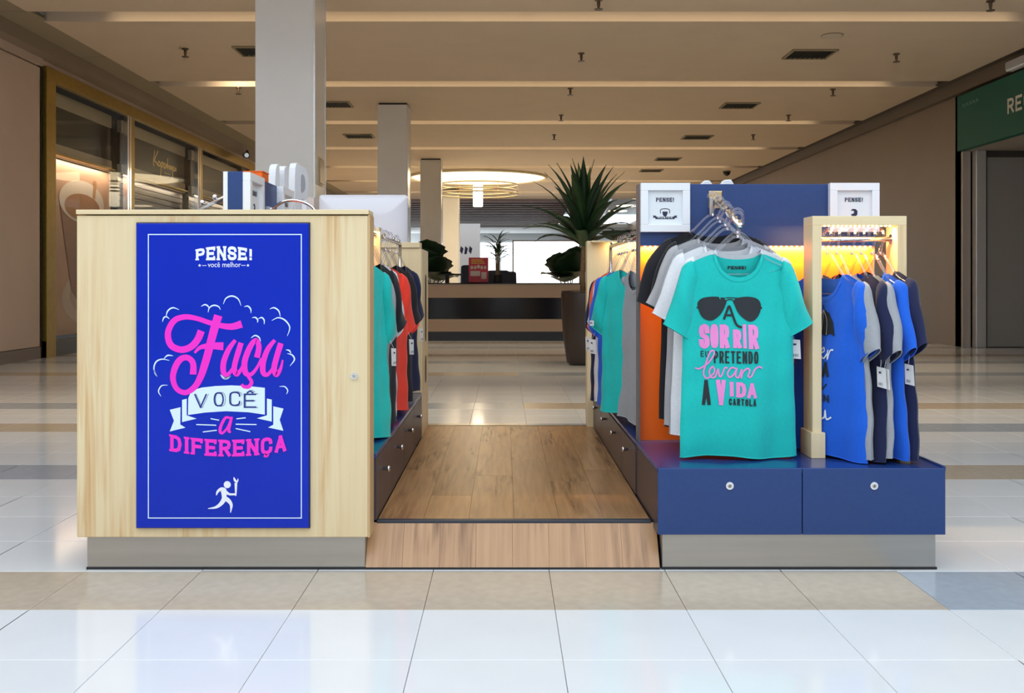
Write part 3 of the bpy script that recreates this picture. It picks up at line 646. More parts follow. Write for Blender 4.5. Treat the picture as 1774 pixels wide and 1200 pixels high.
for st, w in (([(516,725),(524,704),(545,688),(566,694)], [5,14,17,20]), ([(556,690),(560,715),(562,742)], [34,30,27]), ([(566,735),(548,768),(515,794),(468,802)], [30,24,15,4]), ([(558,738),(585,755),(602,782),(598,826)], [26,24,17,4]),
              ([(568,705),(592,719),(628,719)], [20,13,11]), ([(629,654),(629,690),(628,729)], [16,12,7]), ([(634,651),(622,636),(617,620)], [10,13,3]), ([(633,652),(640,640),(641,628)], [8,7,2])):
    ink.stroke([c4(*p) for p in st], [a*k4 for a in w], smooth=True)
ink.build('runner_emblem', PWH, po, fp)

# ---- left drawer base along the aisle
def knob(parent, p, axis, sgn):
    pr = [(.006, 0), (.006, .012*sgn), (.011, .016*sgn), (.012, .022*sgn), (.008, .026*sgn)]
    return MB().lathe(p, pr, 16, axis=axis).build('knob', CHROME, parent, smooth=True)
lb = thing('drawer_base', (-.97, 4.5, 0), 'dark drawer base along the left side of the aisle', 'cabinet')
XF = -.459; ZL = .388
box('carcass', BLUE, lb, -1.47, XF-.02, 3.55, 5.50, .12, ZL-.018); box('top', BLUETOP, lb, -1.48, XF-.001, 3.545, 5.50, ZL-.018, ZL, bevel=.002)
box('kick_plate', STEEL, lb, -1.45, XF-.03, 3.55, 5.5, 0, .12)
for k in range(4):
    a = 3.548+k*.488
    d = box('drawer', GREYBR, lb, XF-.02, XF, a+.0015, a+.4865, .15, ZL-.02, bevel=.002); knob(d, (XF, a+.2, ZL-.09), 'X', 1)
# ---- right base: two drawers face the front, four face the aisle
ZR = .358
fb = thing('drawer_base', (1.03, 3.7, 0), 'navy blue front drawer base with two locked drawers under the hanging shirts', 'cabinet')
box('carcass', BLUE, fb, .545, 1.515, Y0+.02, 3.985, .13, ZR-.018); box('top', BLUETOP, fb, .532, 1.528, Y0+.005, 3.985, ZR-.016, ZR, bevel=.002)
box('side', GREYBR, fb, .532, .545, Y0+.018, 3.985, .128, ZR-.017); box('side', BLUE, fb, 1.515, 1.528, Y0+.02, 3.985, .128, ZR-.017)
box('edge_lip', BLUE, fb, 1.522, 1.531, Y0+.005, 3.985, ZR-.01, ZR+.006)
for a, b_, lx in ((.532, 1.0305, .780), (1.0335, 1.528, 1.280)):
    d = box('drawer', BLUE, fb, a, b_, Y0, Y0+.018, .128, ZR-.001, bevel=.0015)
    lk = MB().lathe((lx, Y0-.004, 1-(841-VY)/500), [(.0135, 0), (.0135, .005)], 20, axis='Y').build('lock', CHROME, d)
    lk2 = MB().lathe((lx, Y0-.0055, 1-(841-VY)/500), [(.0055, 0), (.008, .002)], 14, axis='Y')
    lk2.build('lock', STEEL, d); MB().box(lx-.0012, lx+.0012, Y0-.0065, Y0-.005, .294, .302).build('keyhole', BLACK, d)
box('kick_plate', STEEL, fb, .552, 1.506, Y0+.03, 3.985, .006, .128); box('floor_seal', BLACK, fb, .548, 1.510, Y0+.026, 3.985, 0, .008)
ab = thing('drawer_base', (1.03, 5.0, 0), 'dark drawer base along the right side of the aisle', 'cabinet')
box('carcass', BLUE, ab, .545, 1.515, 4.01, 5.87, .12, ZR-.018); box('top', BLUETOP, ab, .532, 1.528, 3.987, 5.87, ZR-.016, ZR, bevel=.002)
box('kick_plate', STEEL, ab, .56, 1.50, 4.01, 5.87, 0, .12)
for k in range(4):
    a = 3.99+k*.47
    d = box('drawer', GREYBR, ab, .527, .545, a+.0015, a+.4685, .148, ZR-.018, bevel=.002); knob(d, (.527, a+.24, .29), 'X', -1)
# ---- raised plank floor with its sloping front
pf = thing('plank_platform', (.03, 4.7, 0), 'raised wood-plank walkway with a sloping front edge between the two display rows', 'platform')
ZP = .146; xa, xb = -.458, .526; n = 6; w = (xb-xa)/n
box('deck', BLACK, pf, xa, xb, 3.58, 5.93, .01, ZP-.008)
for i in range(n):
    y = 3.575; cuts = [y]; L = .95; st = (i*0.41) % L
    yy = y+(st if st > .15 else L); 
    while yy < 5.80: cuts.append(yy); yy += L
    cuts.append(5.93)
    for a, b_ in zip(cuts, cuts[1:]): box('plank', PLANK, pf, xa+i*w+.0005, xa+(i+1)*w-.0005, a+.0005, b_-.0005, ZP-.008, ZP+random.uniform(-.0003, .0003))
box('nosing', mat('nosing_grey', (.035, .04, .055), .3), pf, xa, xb, 3.548, 3.577, ZP-.012, ZP+.004, bevel=.002)
box('rear_nosing', mat('nosing_brass', (.20, .16, .10), .35, .5), pf, xa, xb, 5.93, 5.945, .0, ZP+.001)
RAMP = wood('ramp_plank', (0.50, 0.285, 0.145), (0.17, 0.075, 0.03), 'R', .8, .25, .95, .6)
nr = 8; wr_ = 1.03/nr; x00 = -.487
for i in range(nr):
    a = x00+i*wr_; p = [(a+.0004, 3.458, .006), (a+.0004, 3.550, ZP-.004), (a+.0004, 3.56, ZP-.016), (a+.0004, 3.472, .006)]
    MB().prism(p, (wr_-.0008, 0, 0)).build('ramp_plank', RAMP, pf)
box('floor_seal', BLACK, pf, x00, x00+1.03, 3.455, 3.55, 0, .007)

# ---- framed picture
def picture(label, c, w, h, mirror, emblem, axis='Y'):
    """white frame with a recessed card; local x right, y into the wall, z up; axis 'X' = faces the aisle (+X)"""
    t = thing('picture_frame', c, label, 'picture frame', 'white picture frames on the display panels', rz=0 if axis == 'Y' else PI/2, local=True)
    b = .030
    for (a0, a1, z0, z1) in ((-w/2, w/2, h-b, h), (-w/2, w/2, 0, b), (-w/2, -w/2+b, b, h-b), (w/2-b, w/2, b, h-b)): MB().box(a0, a1, -.028, 0, z0, z1).build('frame_rail', WHITE, t, bevel=.0015)
    MB().box(-w/2+b, w/2-b, -.014, 0, b, h-b).build('card', WHITEMAT, t)
    ink = Ink(); fn = lambda x, y, o: (x, -.0145-o, y)
    q = w/.198
    ink.text('PENSE!', -.036*q, h*.62, .072*q, .0165*q, .0034*q, gap=.24, serif=.8)
    ink.build('brand_print', INK, t, fn); ink = Ink()
    if emblem == 0:
        ink.stroke([(-.018*q, h*.38), (-.018*q, h*.45), (-.008*q, h*.475), (.008*q, h*.475), (.018*q, h*.45), (.018*q, h*.38)], .003*q, smooth=True)
        ink.fill([(-.011*q, h*.42), (.011*q, h*.42), (.009*q, h*.36), (.004*q, h*.315), (-.004*q, h*.315), (-.009*q, h*.36)])
        ink.build('headphones_print', INK, t, fn); ink = Ink()
        ink.fill([(-.039*q, h*.315), (.039*q, h*.315), (.039*q, h*.265), (-.039*q, h*.265)])
        ink.fill([(-.05*q, h*.34), (-.036*q, h*.335), (-.036*q, h*.29), (-.05*q, h*.295), (-.046*q, h*.318)]); ink.fill([(.05*q, h*.34), (.036*q, h*.335), (.036*q, h*.29), (.05*q, h*.295), (.046*q, h*.318)])
        ink.build('emblem_print', INK, t, fn)
    else:
        ink.fill([(-.013*q, h*.43), (-.006*q, h*.475), (.008*q, h*.47), (.015*q, h*.43), (.014*q, h*.36), (.006*q, h*.31), (-.004*q, h*.31), (-.012*q, h*.36), (.0, h*.385), (.001*q, h*.43), (-.006*q, h*.44)]); ink.build('emblem_print', INK, t, fn); ink = Ink()
        ink.fill([(-.030*q, h*.29), (.030*q, h*.29), (.030*q, h*.25), (-.030*q, h*.25)]); ink.build('ribbon_print', INK, t, fn)
    if emblem == 0:
        ink = Ink(); ink.text('MUSICA', -.030*q, h*.279, .060*q, .008*q, .0015*q, gap=.4); ink.build('ribbon_lettering', WHITEMAT, t, lambda x, y, o: (x, -.0165-o, y))
    return t
LEDM = mat('led_bead', (1, .9, .7), .4, emis=(1.0, .74, .36), estr=30)
def led_strip(parent, p0, p1, n, watts, aim, size_y=.012, beads=True):
    p0 = Vector(p0); p1 = Vector(p1); og = Vector(ORG[parent.name])
    mb = MB()
    for k in range(n):
        q = p0.lerp(p1, (k+.5)/n); mb.lathe((q.x, q.y, q.z-.004), [(.002, 0), (.0038, .0015), (.0038, .004)], 8)
    o = mb.build('led_strip', LEDM, parent)
    l = bpy.data.lights.new('led_light', 'AREA'); l.shape = 'RECTANGLE'; d = p1-p0; l.size = d.length; l.size_y = size_y; l.energy = watts; l.color = (1.0, .66, .27)
    lo = bpy.data.objects.new('led_light', l); C.objects.link(lo); lo.parent = parent; lo.location = (p0+p1)/2-og-Vector((0, 0, .006))
    z = -Vector(aim).normalized(); x = d.normalized(); y = z.cross(x).normalized(); x = y.cross(z)
    lo.rotation_euler = Matrix((x, y, z)).transposed().to_euler()
    return o
# ---- right display panel: blue above, orange below, light strip between
YD = 4.05; xl = .550; xr = 1.507
dp = thing('display_wall', ((xl+xr)/2, YD, ZR), 'blue and orange display panel behind the turquoise shirt rail', 'display panel')
box('upper_board', BLUE, dp, xl, xr, YD-.045, YD+.03, 1.150, 1.400, bevel=.002)
box('lower_board', ORANGE, dp, xl, xr, YD, YD+.03, ZR, 1.150)
box('side_edge', mat('panel_edge', (.16, .12, .12), .4), dp, xl-.008, xl, YD-.045, YD+.03, ZR, 1.400); box('side_edge', MATS['panel_edge'], dp, xr, xr+.004, YD-.01, YD+.03, ZR, 1.400)
led_strip(dp, (xl+.01, YD-.028, 1.149), (xr-.01, YD-.028, 1.149), 44, 7.0, (0, .30, -1))
# sloping arm with balls for hangers
A0 = Vector((.853, YD-.047, 1.335)); A1 = Vector((.853, 3.58, 1.205))
arm = MB().tube([A0, A1], .011, 10).build('waterfall_arm', CHROME, dp, smooth=True)
for k in range(8):
    q = A0.lerp(A1, .08+.9*k/7.); MB().lathe((q.x, q.y, q.z+.011), [(.003, 0), (.007, .003), (.007, .008), (.003, .011)], 10).build('stop_ball', mat('brass', (.75, .55, .3), .25, .9), arm)
box('wall_plate', MATS['brass'], dp, .825, .880, YD-.051, YD-.045, 1.300, 1.372, bevel=.004); box('arm_bracket', STEEL, dp, .826, .842, YD-.064, YD-.051, 1.275, 1.345, bevel=.003)
picture('white framed print with headphones emblem on the left end of the blue panel', (xl+.099-.002, YD-.045, 1.205), .198, .197, False, 0)
picture('white framed print half hidden behind the wooden rack, right end of blue panel', (xr-.099, YD-.045, 1.205), .199, .197, False, 1)
# ---- pine hanging frame on the right
gf = thing('garment_rack', (1.305, 3.69, ZR), 'pine wood hanging frame with warm lights holding blue and grey shirts', 'clothes rack')
ya, yb = 3.635, 3.745; GL, GR, GT = 1.131, 1.477, 1.246; th = .034
fr = box('post', PINE, gf, GL, GL+th, ya, yb, ZR, GT-th, bevel=.0015); box('post', PINE, gf, GR-th, GR, ya, yb, ZR, GT-th, bevel=.0015)
box('top_beam', PINEX, gf, GL, GR, ya, yb, GT-th, GT, bevel=.0015)
box('foot', PINE, gf, GL-.008, GL+th+.010, ya-.012, yb+.012, ZR, ZR+.094, bevel=.002); box('foot', PINE, gf, GR-th-.010, GR+.008, ya-.012, yb+.012, ZR, ZR+.094, bevel=.002)
rail = MB().tube([(GL+th, 3.69, 1.163), (GR-th, 3.69, 1.163)], .0095, 12).build('rail', CHROME, gf, smooth=True)
for x in (GL+th, GR-th): MB().lathe((x, 3.69, 1.163), [(.019, -.004), (.019, .004)], 16, axis='X').build('rail_socket', CHROME, gf)
led_strip(gf, (GL+th+.01, 3.66, GT-th), (GR-th-.01, 3.66, GT-th), 16, 1.3, (0, .2, -1))
# ---- left display panel seen end-on, with frames on its aisle face
ld = thing('display_wall', (-.96, 3.95, ZL), 'blue display panel seen end-on above the pine end cabinet', 'display panel')
box('board', BLUE, ld, -.993, -.940, 3.55, 4.32, ZL, 1.400, bevel=.002)
box('lower_board', ORANGE, ld, -.940, -.936, 3.55, 4.32, ZL, 1.12)
led_strip(ld, (-.92, 3.6, 1.14), (-.92, 4.3, 1.14), 24, 1.2, (-.4, 0, -1))
box('led_rail', BLUE, ld, -.94, -.91, 3.55, 4.32, 1.14, 1.16)
picture('white framed print on the aisle side of the left panel, nearest the camera', (-.940, 3.66, 1.198), .215, .200, False, 1, 'X')
picture('small white framed print at the far end of the left panel', (-.940, 4.19, 1.198), .215, .200, False, 1, 'X')
pb = thing('picture_frame', (-.995, 3.66, 1.2), 'white picture frame seen edge-on at the left of the blue panel end', 'picture frame', 'white picture frames on the display panels')
for (a, b_, z0, z1) in ((3.552, 3.765, 1.37, 1.40), (3.552, 3.765, 1.198, 1.228), (3.552, 3.582, 1.228, 1.37), (3.735, 3.765, 1.228, 1.37)): box('frame_rail', WHITE, pb, -1.010, -.993, a, b_, z0, z1, bevel=.0015)
box('card', WHITEMAT, pb, -1.002, -.993, 3.582, 3.735, 1.228, 1.37)
ob = thing('display_block', (-1.02, 4.1, ZL), 'bright orange upright block behind the blue panel end', 'display block')
box('body', ORANGE, ob, -1.075, -.998, 4.08, 4.19, ZL, 1.458, bevel=.003); box('cap', ORANGE, ob, -1.077, -.996, 4.078, 4.192, 1.458, 1.462)
def letter3d(label, c, pts, holes, rz, d=.035):
    t = thing('sign_letter', c, label, 'sign letter', 'white standing letters', rz=rz, local=True)
    pts = catmull(pts, 5, True)
    bm = bmesh.new(); 
    mb = MB(); mb.prism([(p[0], -d/2, p[1]) for p in pts], (0, d, 0)); mb.build('body', WHITE, t, bevel=.002)
    bm.free()
    for h in holes: 
        m2 = MB(); m2.prism([(p[0], -d/2-.001, p[1]) for p in catmull(h, 5, True)], (0, d+.002, 0)); m2.build('recess', mat('letter_recess', (.45, .47, .52), .5), t)
    m3 = MB().box(-.07, .07, -d/2-.004, d/2+.004, -.012, .0); m3.build('base_bar', WHITE, t)
    return t
UL = [(-.06, 0), (-.065, .1), (-.055, .19), (-.02, .205), (-.015, .15), (-.01, .06), (.02, .055), (.03, .1), (.03, .19), (.065, .2), (.07, .1), (.06, 0)]
PL = [(-.05, 0), (-.05, .19), (.0, .2), (.05, .19), (.068, .14), (.05, .09), (.0, .08), (-.005, 0)]
#@@SHELF
sh = thing('letter_shelf', (-1.0, 4.75, ZL), 'slim navy upright carrying the white standing letters behind the left panel', 'stand')
box('upright', BLUE, sh, -1.04, -.98, 4.38, 5.1, ZL, 1.245); box('ledge', BLUE, sh, -1.08, -.92, 4.38, 5.1, 1.245, 1.265)
letter3d('white standing letter with rounded top, left of the two above the cabinet', (-1.03, 4.50, 1.277), [(p[0]*.9, p[1]*1.25) for p in UL], [], math.radians(74))
letter3d('white standing letter with a bowl, right of the two above the cabinet', (-.985, 4.72, 1.277), [(p[0], p[1]*1.4) for p in PL], [[(.0, .155), (.0, .235), (.03, .23), (.035, .175)]], math.radians(70))
sb = thing('sample_box', (-.98, 5.0, 1.265), 'small white box beside the standing letters near the monitor', 'box')
box('body', WHITE, sb, -1.01, -.985, 4.93, 5.05, 1.265, 1.434, bevel=.002); box('panel', mat('box_cream', (.72, .62, .55), .6), sb, -.985, -.950, 4.935, 5.045, 1.265, 1.425)
for k, (dx, lab) in enumerate(((-.018, 'white letter top peeking over the blue panel, left one'), (.068, 'white letter top peeking over the blue panel, right one'))):
    x = .86+dx; t = thing('sign_letter', (x, YD+.10, ZR), lab, 'sign letter', 'white standing letters')
    pts = [(x-.033, 1.2), (x-.033, 1.40), (x-.012, 1.430), (x+.018, 1.432), (x+.034, 1.405), (x+.034, 1.2)] if k else [(x-.036, 1.2), (x-.036, 1.395), (x-.008, 1.428), (x+.014, 1.428), (x+.036, 1.40), (x+.036, 1.2)]
    MB().prism([(p[0], YD+.08, p[1]) for p in pts], (0, .04, 0)).build('body', WHITE, t, bevel=.004)
    box('post', STEEL, t, x-.012, x+.012, YD+.09, YD+.11, ZR, 1.2)
# chrome rail with clips left of the left panel
cr = thing('clip_rail', (-1.15, 4.2, ZL), 'chrome rail with clips peeking above the cabinet, left of the blue panel', 'rail')
MB().tube([(-1.17, 3.80, 1.285), (-1.06, 3.80, 1.335), (-1.01, 3.80, 1.345)], .008, 8).build('rail', CHROME, cr, smooth=True)
for k in range(3):
    x = -1.16+k*.048; z = 1.290+k*.021; MB().lathe((x, 3.80, z+.006), [(.004, 0), (.011, .006), (.011, .016), (.005, .024)], 10).build('clip', CHROME, cr, smooth=True)
MB().tube([(-1.012, 3.80, 1.345), (-1.0, 3.80, 1.345), (-.993, 3.80, 1.345)], .013, 10).build('socket', STEEL, cr)
ar = thing('curved_rail', (-.85, 4.05, ZL), 'curved chrome rail arching just above the cabinet top', 'rail')
MB().tube(catmull([(-.936, 3.95, 1.29), (-.88, 3.95, 1.325), (-.82, 3.95, 1.327), (-.765, 3.95, 1.30), (-.74, 3.95, 1.24)], 6), .006, 8).build('rail', CHROME, ar, smooth=True)
MB().lathe((-.936, 3.95, 1.29), [(.018, -.004), (.018, .004)], 14, axis='X').build('wall_plate', CHROME, ar)
# ---- rear-left checkout counter and monitor
cc = thing('checkout_counter', (-.97, 5.72, 0), 'pine checkout counter at the far end of the left row', 'counter')
box('front_panel', PINE, cc, -1.48, XF-.005, 5.505, 5.53, ZL+.0, 1.195, bevel=.002); box('top_board', PINEX, cc, -1.49, XF-.010, 5.495, 5.62, 1.195, 1.226, bevel=.003)
box('side_panel', PINE, cc, XF-.03, XF, 5.53, 5.95, 0, 1.19, bevel=.003); box('side_panel', PINE, cc, -1.48, -1.45, 5.53, 5.95, 0, 1.19, bevel=.003)
box('base_panel', GREYBR, cc, -1.48, XF-.004, 5.505, 5.53, .0, ZL)
box('desk', PINE, cc, -1.45, XF-.03, 5.53, 5.95, 1.0, 1.03)
for (yc, z0, z1) in ((5.76, .66, 1.05), (5.76, .42, .58)):
    MB().prism([(XF+.0005, yc+.04*math.cos(a), (z0+z1)/2+((z1-z0)/2-.04)*(1 if math.sin(a) > 0 else -1)+.04*math.sin(a)) for a in [2*PI*(k+.5)/16 for k in range(16)]], (.001, 0, 0)).build('slot', BLACK, cc)
mo = thing('computer_monitor', (-.83, 5.72, 1.03), 'white computer monitor seen from behind on the checkout counter', 'monitor')
mx0, _, mz1 = K(552, 337, 5.75); mx1, _, mz0 = K(706, 440, 5.75)
def rrect(x0, x1, z0, z1, r, n=5):
    out = []
    for cx, cz, a0 in ((x1-r, z1-r, 0), (x0+r, z1-r, PI/2), (x0+r, z0+r, PI), (x1-r, z0+r, 1.5*PI)): out += [(cx+r*math.cos(a0+PI/2*k/n), cz+r*math.sin(a0+PI/2*k/n)) for k in range(n+1)]
    return out
mb = MB(); L = []
for (ins, y) in ((0, 5.775), (0, 5.762), (.006, 5.755), (.03, 5.74), (.09, 5.728), (.13, 5.726)): L.append([(p[0], y, p[1]) for p in rrect(mx0+ins, mx1-ins, mz0+ins, mz1-ins, .018)])
nn = len(L[0]); V_ = [p for r in L for p in r]; fs = [(i*nn+k, i*nn+(k+1) % nn, (i+1)*nn+(k+1) % nn, (i+1)*nn+k) for i in range(len(L)-1) for k in range(nn)]+[tuple(range(nn)), tuple((len(L)-1)*nn+k for k in range(nn))]
mb.add(V_, fs); mb.build('shell', mat('gloss_white', (.78, .77, .84), .12, coat=.4), mo, smooth=True)
box('screen', BLACKGLOSS, mo, mx0+.01, mx1-.01, 5.7755, 5.778, mz0+.01, mz1-.01)
box('stand', STEEL, mo, (mx0+mx1)/2-.09, (mx0+mx1)/2+.09, 5.70, 5.72, 1.03, 1.30); box('foot', STEEL, mo, (mx0+mx1)/2-.09, (mx0+mx1)/2+.09, 5.66, 5.86, 1.03, 1.037)
box('port_strip', mat('port_grey', (.4, .4, .44), .4), mo, mx1-.16, mx1-.13+.06, 5.730, 5.737, 1.245, 1.26)
# ---- rear-right end cabinet
rc = thing('end_cabinet', (.98, 5.93, 0), 'pine end cabinet at the far end of the right row beside the planter', 'cabinet')
box('carcass', PINE, rc, .490, 1.484, 5.88, 5.98, .118, 1.25, bevel=.003); box('kick_plate', STEEL, rc, .515, 1.46, 5.885, 5.965, 0, .118)
led_strip(rc, (.62, 5.84, 1.24), (1.4, 5.84, 1.24), 24, 1.6, (0, .5, -1)); box('led_rail', PINE, rc, .512, 1.484, 5.82, 5.88, 1.24, 1.25)
# light frame inside the left row
lf = thing('clothes_rack', (-.74, 4.30, ZL), 'pine upright with warm light strip behind the end cabinet, among the left shirts', 'clothes rack')
box('post', PINE, lf, -.590, -.538, 4.285, 4.32, ZL, 1.222); box('beam', PINEX, lf, -.938, -.538, 4.25, 4.32, 1.222, 1.238)
led_strip(lf, (-.9, 4.265, 1.221), (-.545, 4.265, 1.221), 14, 1.0, (0, .6, -1))
#@@SHIRTS
# ================================================================== SHIRTS AND HANGERS
def cloth(name, col): return mat('cotton_'+name, col, .85, spec=.25, noise=.04, nscale=90, bump=.15, bscale=900, sheen=.15)
COL = {'teal': (.010, .50, .465), 'white': (.74, .76, .80), 'grey': (.33, .345, .375), 'black': (.014, .014, .018), 'blue': (.010, .115, .66), 'navy': (.011, .016, .060), 'red': (.86, .055, .030), 'orange': (.85, .12, .05), 'heather': (.42, .42, .44), 'cream': (.62, .60, .56)}
TAGW = mat('tag_card', (.80, .80, .80), .6)
LEN = .74
class Shirt:
    """local space: x to the viewer's right, -y the front, z = 0 at the neck points, hem at -length"""
    def __init__(s, seed, length=LEN, wid=.205, amp=.012, spread=1.0):
        r = random.Random(seed); s.L = length; s.w = wid; s.amp = amp; s.sp = spread
        s.ph = [r.uniform(0, 6.28) for _ in range(6)]; s.k = [r.uniform(22, 30), r.uniform(38, 52)]
        s.droop = [r.uniform(-.015, .02), r.uniform(-.015, .02)]
    def top(s, u, front):
        a = abs(u)*s.w; nk = .083
        if a < nk:
            t = a/nk; d = .088 if front else .022
            return -.004-d*math.sqrt(max(0, 1-t*t))
        t = (a-nk)/(s.w-nk); return -.004-.052*t**1.25
    def width(s, v): return s.w*(1-.035*math.sin(PI*min(1, v*1.2))+.035*v*v)
    def fold(s, x, v):
        e = 0
        for sd, ph in ((-1, s.ph[4]), (1, s.ph[5])):          # creases falling from each armpit
            c = sd*(.165-.05*v); q = (x-c)/(.014+.012*v); e += (.011+.003*math.sin(ph))*math.exp(-q*q)*min(1, max(0, (v-.12)*4))*(1-.55*v)
        return s.amp*(v**1.3)*(math.sin(s.k[0]*x+s.ph[0]+1.2*v)+.5*math.sin(s.k[1]*x+s.ph[1]-1.5*v))+.005*math.sin(9*x+7*v+s.ph[2])+.0022*math.sin(31*v+14*x+s.ph[3])*(abs(x)/.2)+e
    def surf(s, u, z, front):
        v = min(1, max(0, -z/s.L)); x = u*s.width(v)
        d = (.004+.024*min(1, v*2.2)+.012*v)*math.sqrt(max(0, 1-u*u))+(.006 if abs(u) < .4 and v < .2 else 0)
        y = s.fold(x, v)+(-d if front else d)
        zz = z+(.006*math.sin(s.k[0]*x*.7+s.ph[3])*v**4)
        return (x, y, zz)
    def front_at(s, x, z, off=0):
        v = min(1, max(0, -z/s.L)); u = max(-.98, min(.98, x/s.width(v))); p = s.surf(u, z, True)
        return (x, p[1]-.0022-off, p[2])
    def build(s, root, m, tagside=0, sleeve_label=False, cuff=None):
        nu, nv = 26, 26; mb = MB()
        for front in (True, False):
            vs_ = []
            for i in range(nu+1):
                u = -math.cos(PI*i/nu); u = .55*u+.45*(-1+2*i/nu); zt = s.top(u, front)
                for j in range(nv+1):
                    t = j/nv; z = zt+(-s.L-zt)*t; vs_.append(s.surf(u, z, front))
            fs = [(i*(nv+1)+j, (i+1)*(nv+1)+j, (i+1)*(nv+1)+j+1, i*(nv+1)+j+1) if not front else (i*(nv+1)+j, i*(nv+1)+j+1, (i+1)*(nv+1)+j+1, (i+1)*(nv+1)+j) for i in range(nu) for j in range(nv)]
            mb.add(vs_, fs)
        b = mb.build('body', m, root, smooth=True, fix=False)
        # hem seam: a thin band round the bottom
        hb = MB(); loop = [s.surf(-1+2*i/30, -s.L+.0, True) for i in range(31)]+[s.surf(1-2*i/30, -s.L, False) for i in range(1, 30)]
        hb.tube(loop, .0022, 5, True); hb.build('hem', m, root, smooth=True)
        # collar rib
        cl = MB(); fr_ = [s.surf(-.083/s.w+2*.083/s.w*i/20, s.top(-.083/s.w+2*.083/s.w*i/20, True), True) for i in range(21)]
        bk = [s.surf(.083/s.w-2*.083/s.w*i/20, s.top(.083/s.w-2*.083/s.w*i/20, False), False) for i in range(1, 20)]
        vs_ = []; lp = fr_+bk; N = len(lp)
        for (x, y, z) in lp:
            r = math.hypot(x, z+.01); k = .016
            dx, dz = (x/.083, (z+.0)/.09); q = math.hypot(dx, dz) or 1
            vs_ += [(x+.001*dx, y*1.0+(-.0016 if y < 0 else .0016), z), (x+dx/q*k*.55, y+(-.0025 if y < 0 else .0025), z+(dz/q*k if z < -.02 else -k*.6))]
        cl.add(vs_, [(2*i, 2*i+1, 2*((i+1) % N)+1, 2*((i+1) % N)) for i in range(N)]); cl.build('collar', m, root, smooth=True, fix=False)
        # sleeves: flattened tubes falling from the shoulder
        for sd in (-1, 1):
            dr = s.droop[0 if sd < 0 else 1]; sp = s.sp
            T = catmull([(.168, -.030), (.200, -.050), (.224*sp, -.118), (.246*sp, -.190), (.268*sp+dr*.5, -.268+dr)], 4)
            I = catmull([(.150, -.120), (.160, -.180), (.168, -.235), (.172, -.285), (.174+.004*sp, -.325+dr)], 4)
            mb = MB(); vs_ = []; n = len(T); seg = 16
            for q in range(n):
                t = q/(n-1); a = Vector((T[q][0]*sd, T[q][1])); c = Vector((I[q][0]*sd, I[q][1])); ce_ = (a+c)/2; h = (a-c)/2
                dp_ = .013+.016*math.sin(PI*min(1, .15+t*.75)); dp_ *= (1+.12*math.sin(5*t+s.ph[4]))
                for k in range(seg):
                    an = 2*PI*k/seg; co, si = math.cos(an), math.sin(an)
                    x = ce_.x+h.x*co; z = ce_.y+h.y*co
                    vs_.append((x, -dp_*si*(1+.1*math.sin(3*an+s.ph[5]))+.004*math.sin(10*t+s.ph[2]), z))
            fs = [(i*seg+k, i*seg+(k+1) % seg, (i+1)*seg+(k+1) % seg, (i+1)*seg+k) for i in range(n-1) for k in range(seg)]+[tuple(range(seg))]
            mb.add(vs_, fs); so = mb.build('sleeve', m, root, smooth=True)
            rim = MB(); rim.tube([vs_[(n-1)*seg+k] for k in range(seg)], .0022, 5, True); rim.build('cuff', cuff or m, so, smooth=True)
            if sleeve_label == sd:
                x = sd*.222; MB().box(x-.012, x+.012, -.0405, -.039, -.262, -.238).build('sleeve_label', TAGW, so)
                ink = Ink(); ink.text('P!', x-.007, -.256, .012, .011, .003); ink.build('label_print', INK, so, lambda a_, b_, o: (a_, -.0408-o, b_))
        if tagside:
            x = tagside*.205; z = -.335; tg = MB(); tg.add([(x-.02, -.03, z), (x+.022, -.026, z-.004), (x+.026, -.024, z-.075), (x-.016, -.03, z-.071), (x-.02, -.029, z), (x+.022, -.025, z-.004), (x+.026, -.023, z-.075), (x-.016, -.029, z-.071)], [(0, 1, 2, 3), (7, 6, 5, 4), (0, 4, 5, 1), (1, 5, 6, 2), (2, 6, 7, 3), (3, 7, 4, 0)])
            to = tg.build('price_tag', TAGW, root); MB().tube([(x, -.028, z), (x-.01*tagside, -.018, z+.03)], .0008, 4).build('tag_loop', TAGW, root)
            ink = Ink(); 
            for k in range(6): ink.stroke([(x-.008+k*.004, z-.055), (x-.008+k*.004, z-.065)], .002 if k % 2 else .001)
            ink.stroke([(x-.006, z-.02), (x+.006, z-.02)], .006); ink.build('tag_print', INK, to, lambda a_, b_, o: (a_, -.0315-o, b_))
        return b
def hanger_thing(loc, rz, rise, label, group):
    """clear plastic hanger; loc = neck point of the shirt, rise = how far above it the rail runs"""
    t = thing('clothes_hanger', loc, label, 'hanger', group, rz=rz, local=True)
    mb = MB(); ap = rise-.075
    ap = max(.012, ap)
    mb.tube(catmull([(-.175, 0, -.055), (-.10, 0, -.022), (-.03, 0, ap-.012), (0, 0, ap), (.03, 0, ap-.012), (.10, 0, -.022), (.175, 0, -.055)], 5), .0055, 8)
    mb.tube([(-.172, 0, -.057), (-.09, 0, -.080), (.09, 0, -.080), (.172, 0, -.057)], .0032, 8)
    mb.build('body', PLASTIC, t, smooth=True)
    hk = [(0, 0, ap)]+[(0, 0, rise-.045)]+[(.020*math.cos(a)-.0, 0, rise-.008+.022*math.sin(a)) for a in [math.radians(d) for d in range(-30, 200, 20)]]
    hk = [(0, 0, ap), (.004, 0, ap+.02), (.018, 0, rise-.026)]+[(.020*math.cos(a), 0, rise-.006+.020*math.sin(a)) for a in [math.radians(d) for d in range(-20, 200, 20)]]
    mb = MB(); mb.tube(catmull(hk, 3), .0056, 8); mb.build('hook', PLASTIC, t, smooth=True)
    MB().lathe((0, 0, ap-.004), [(.005, 0), (.006, .004), (.005, .010)], 10).build('collar', CHROME, t)
    return t
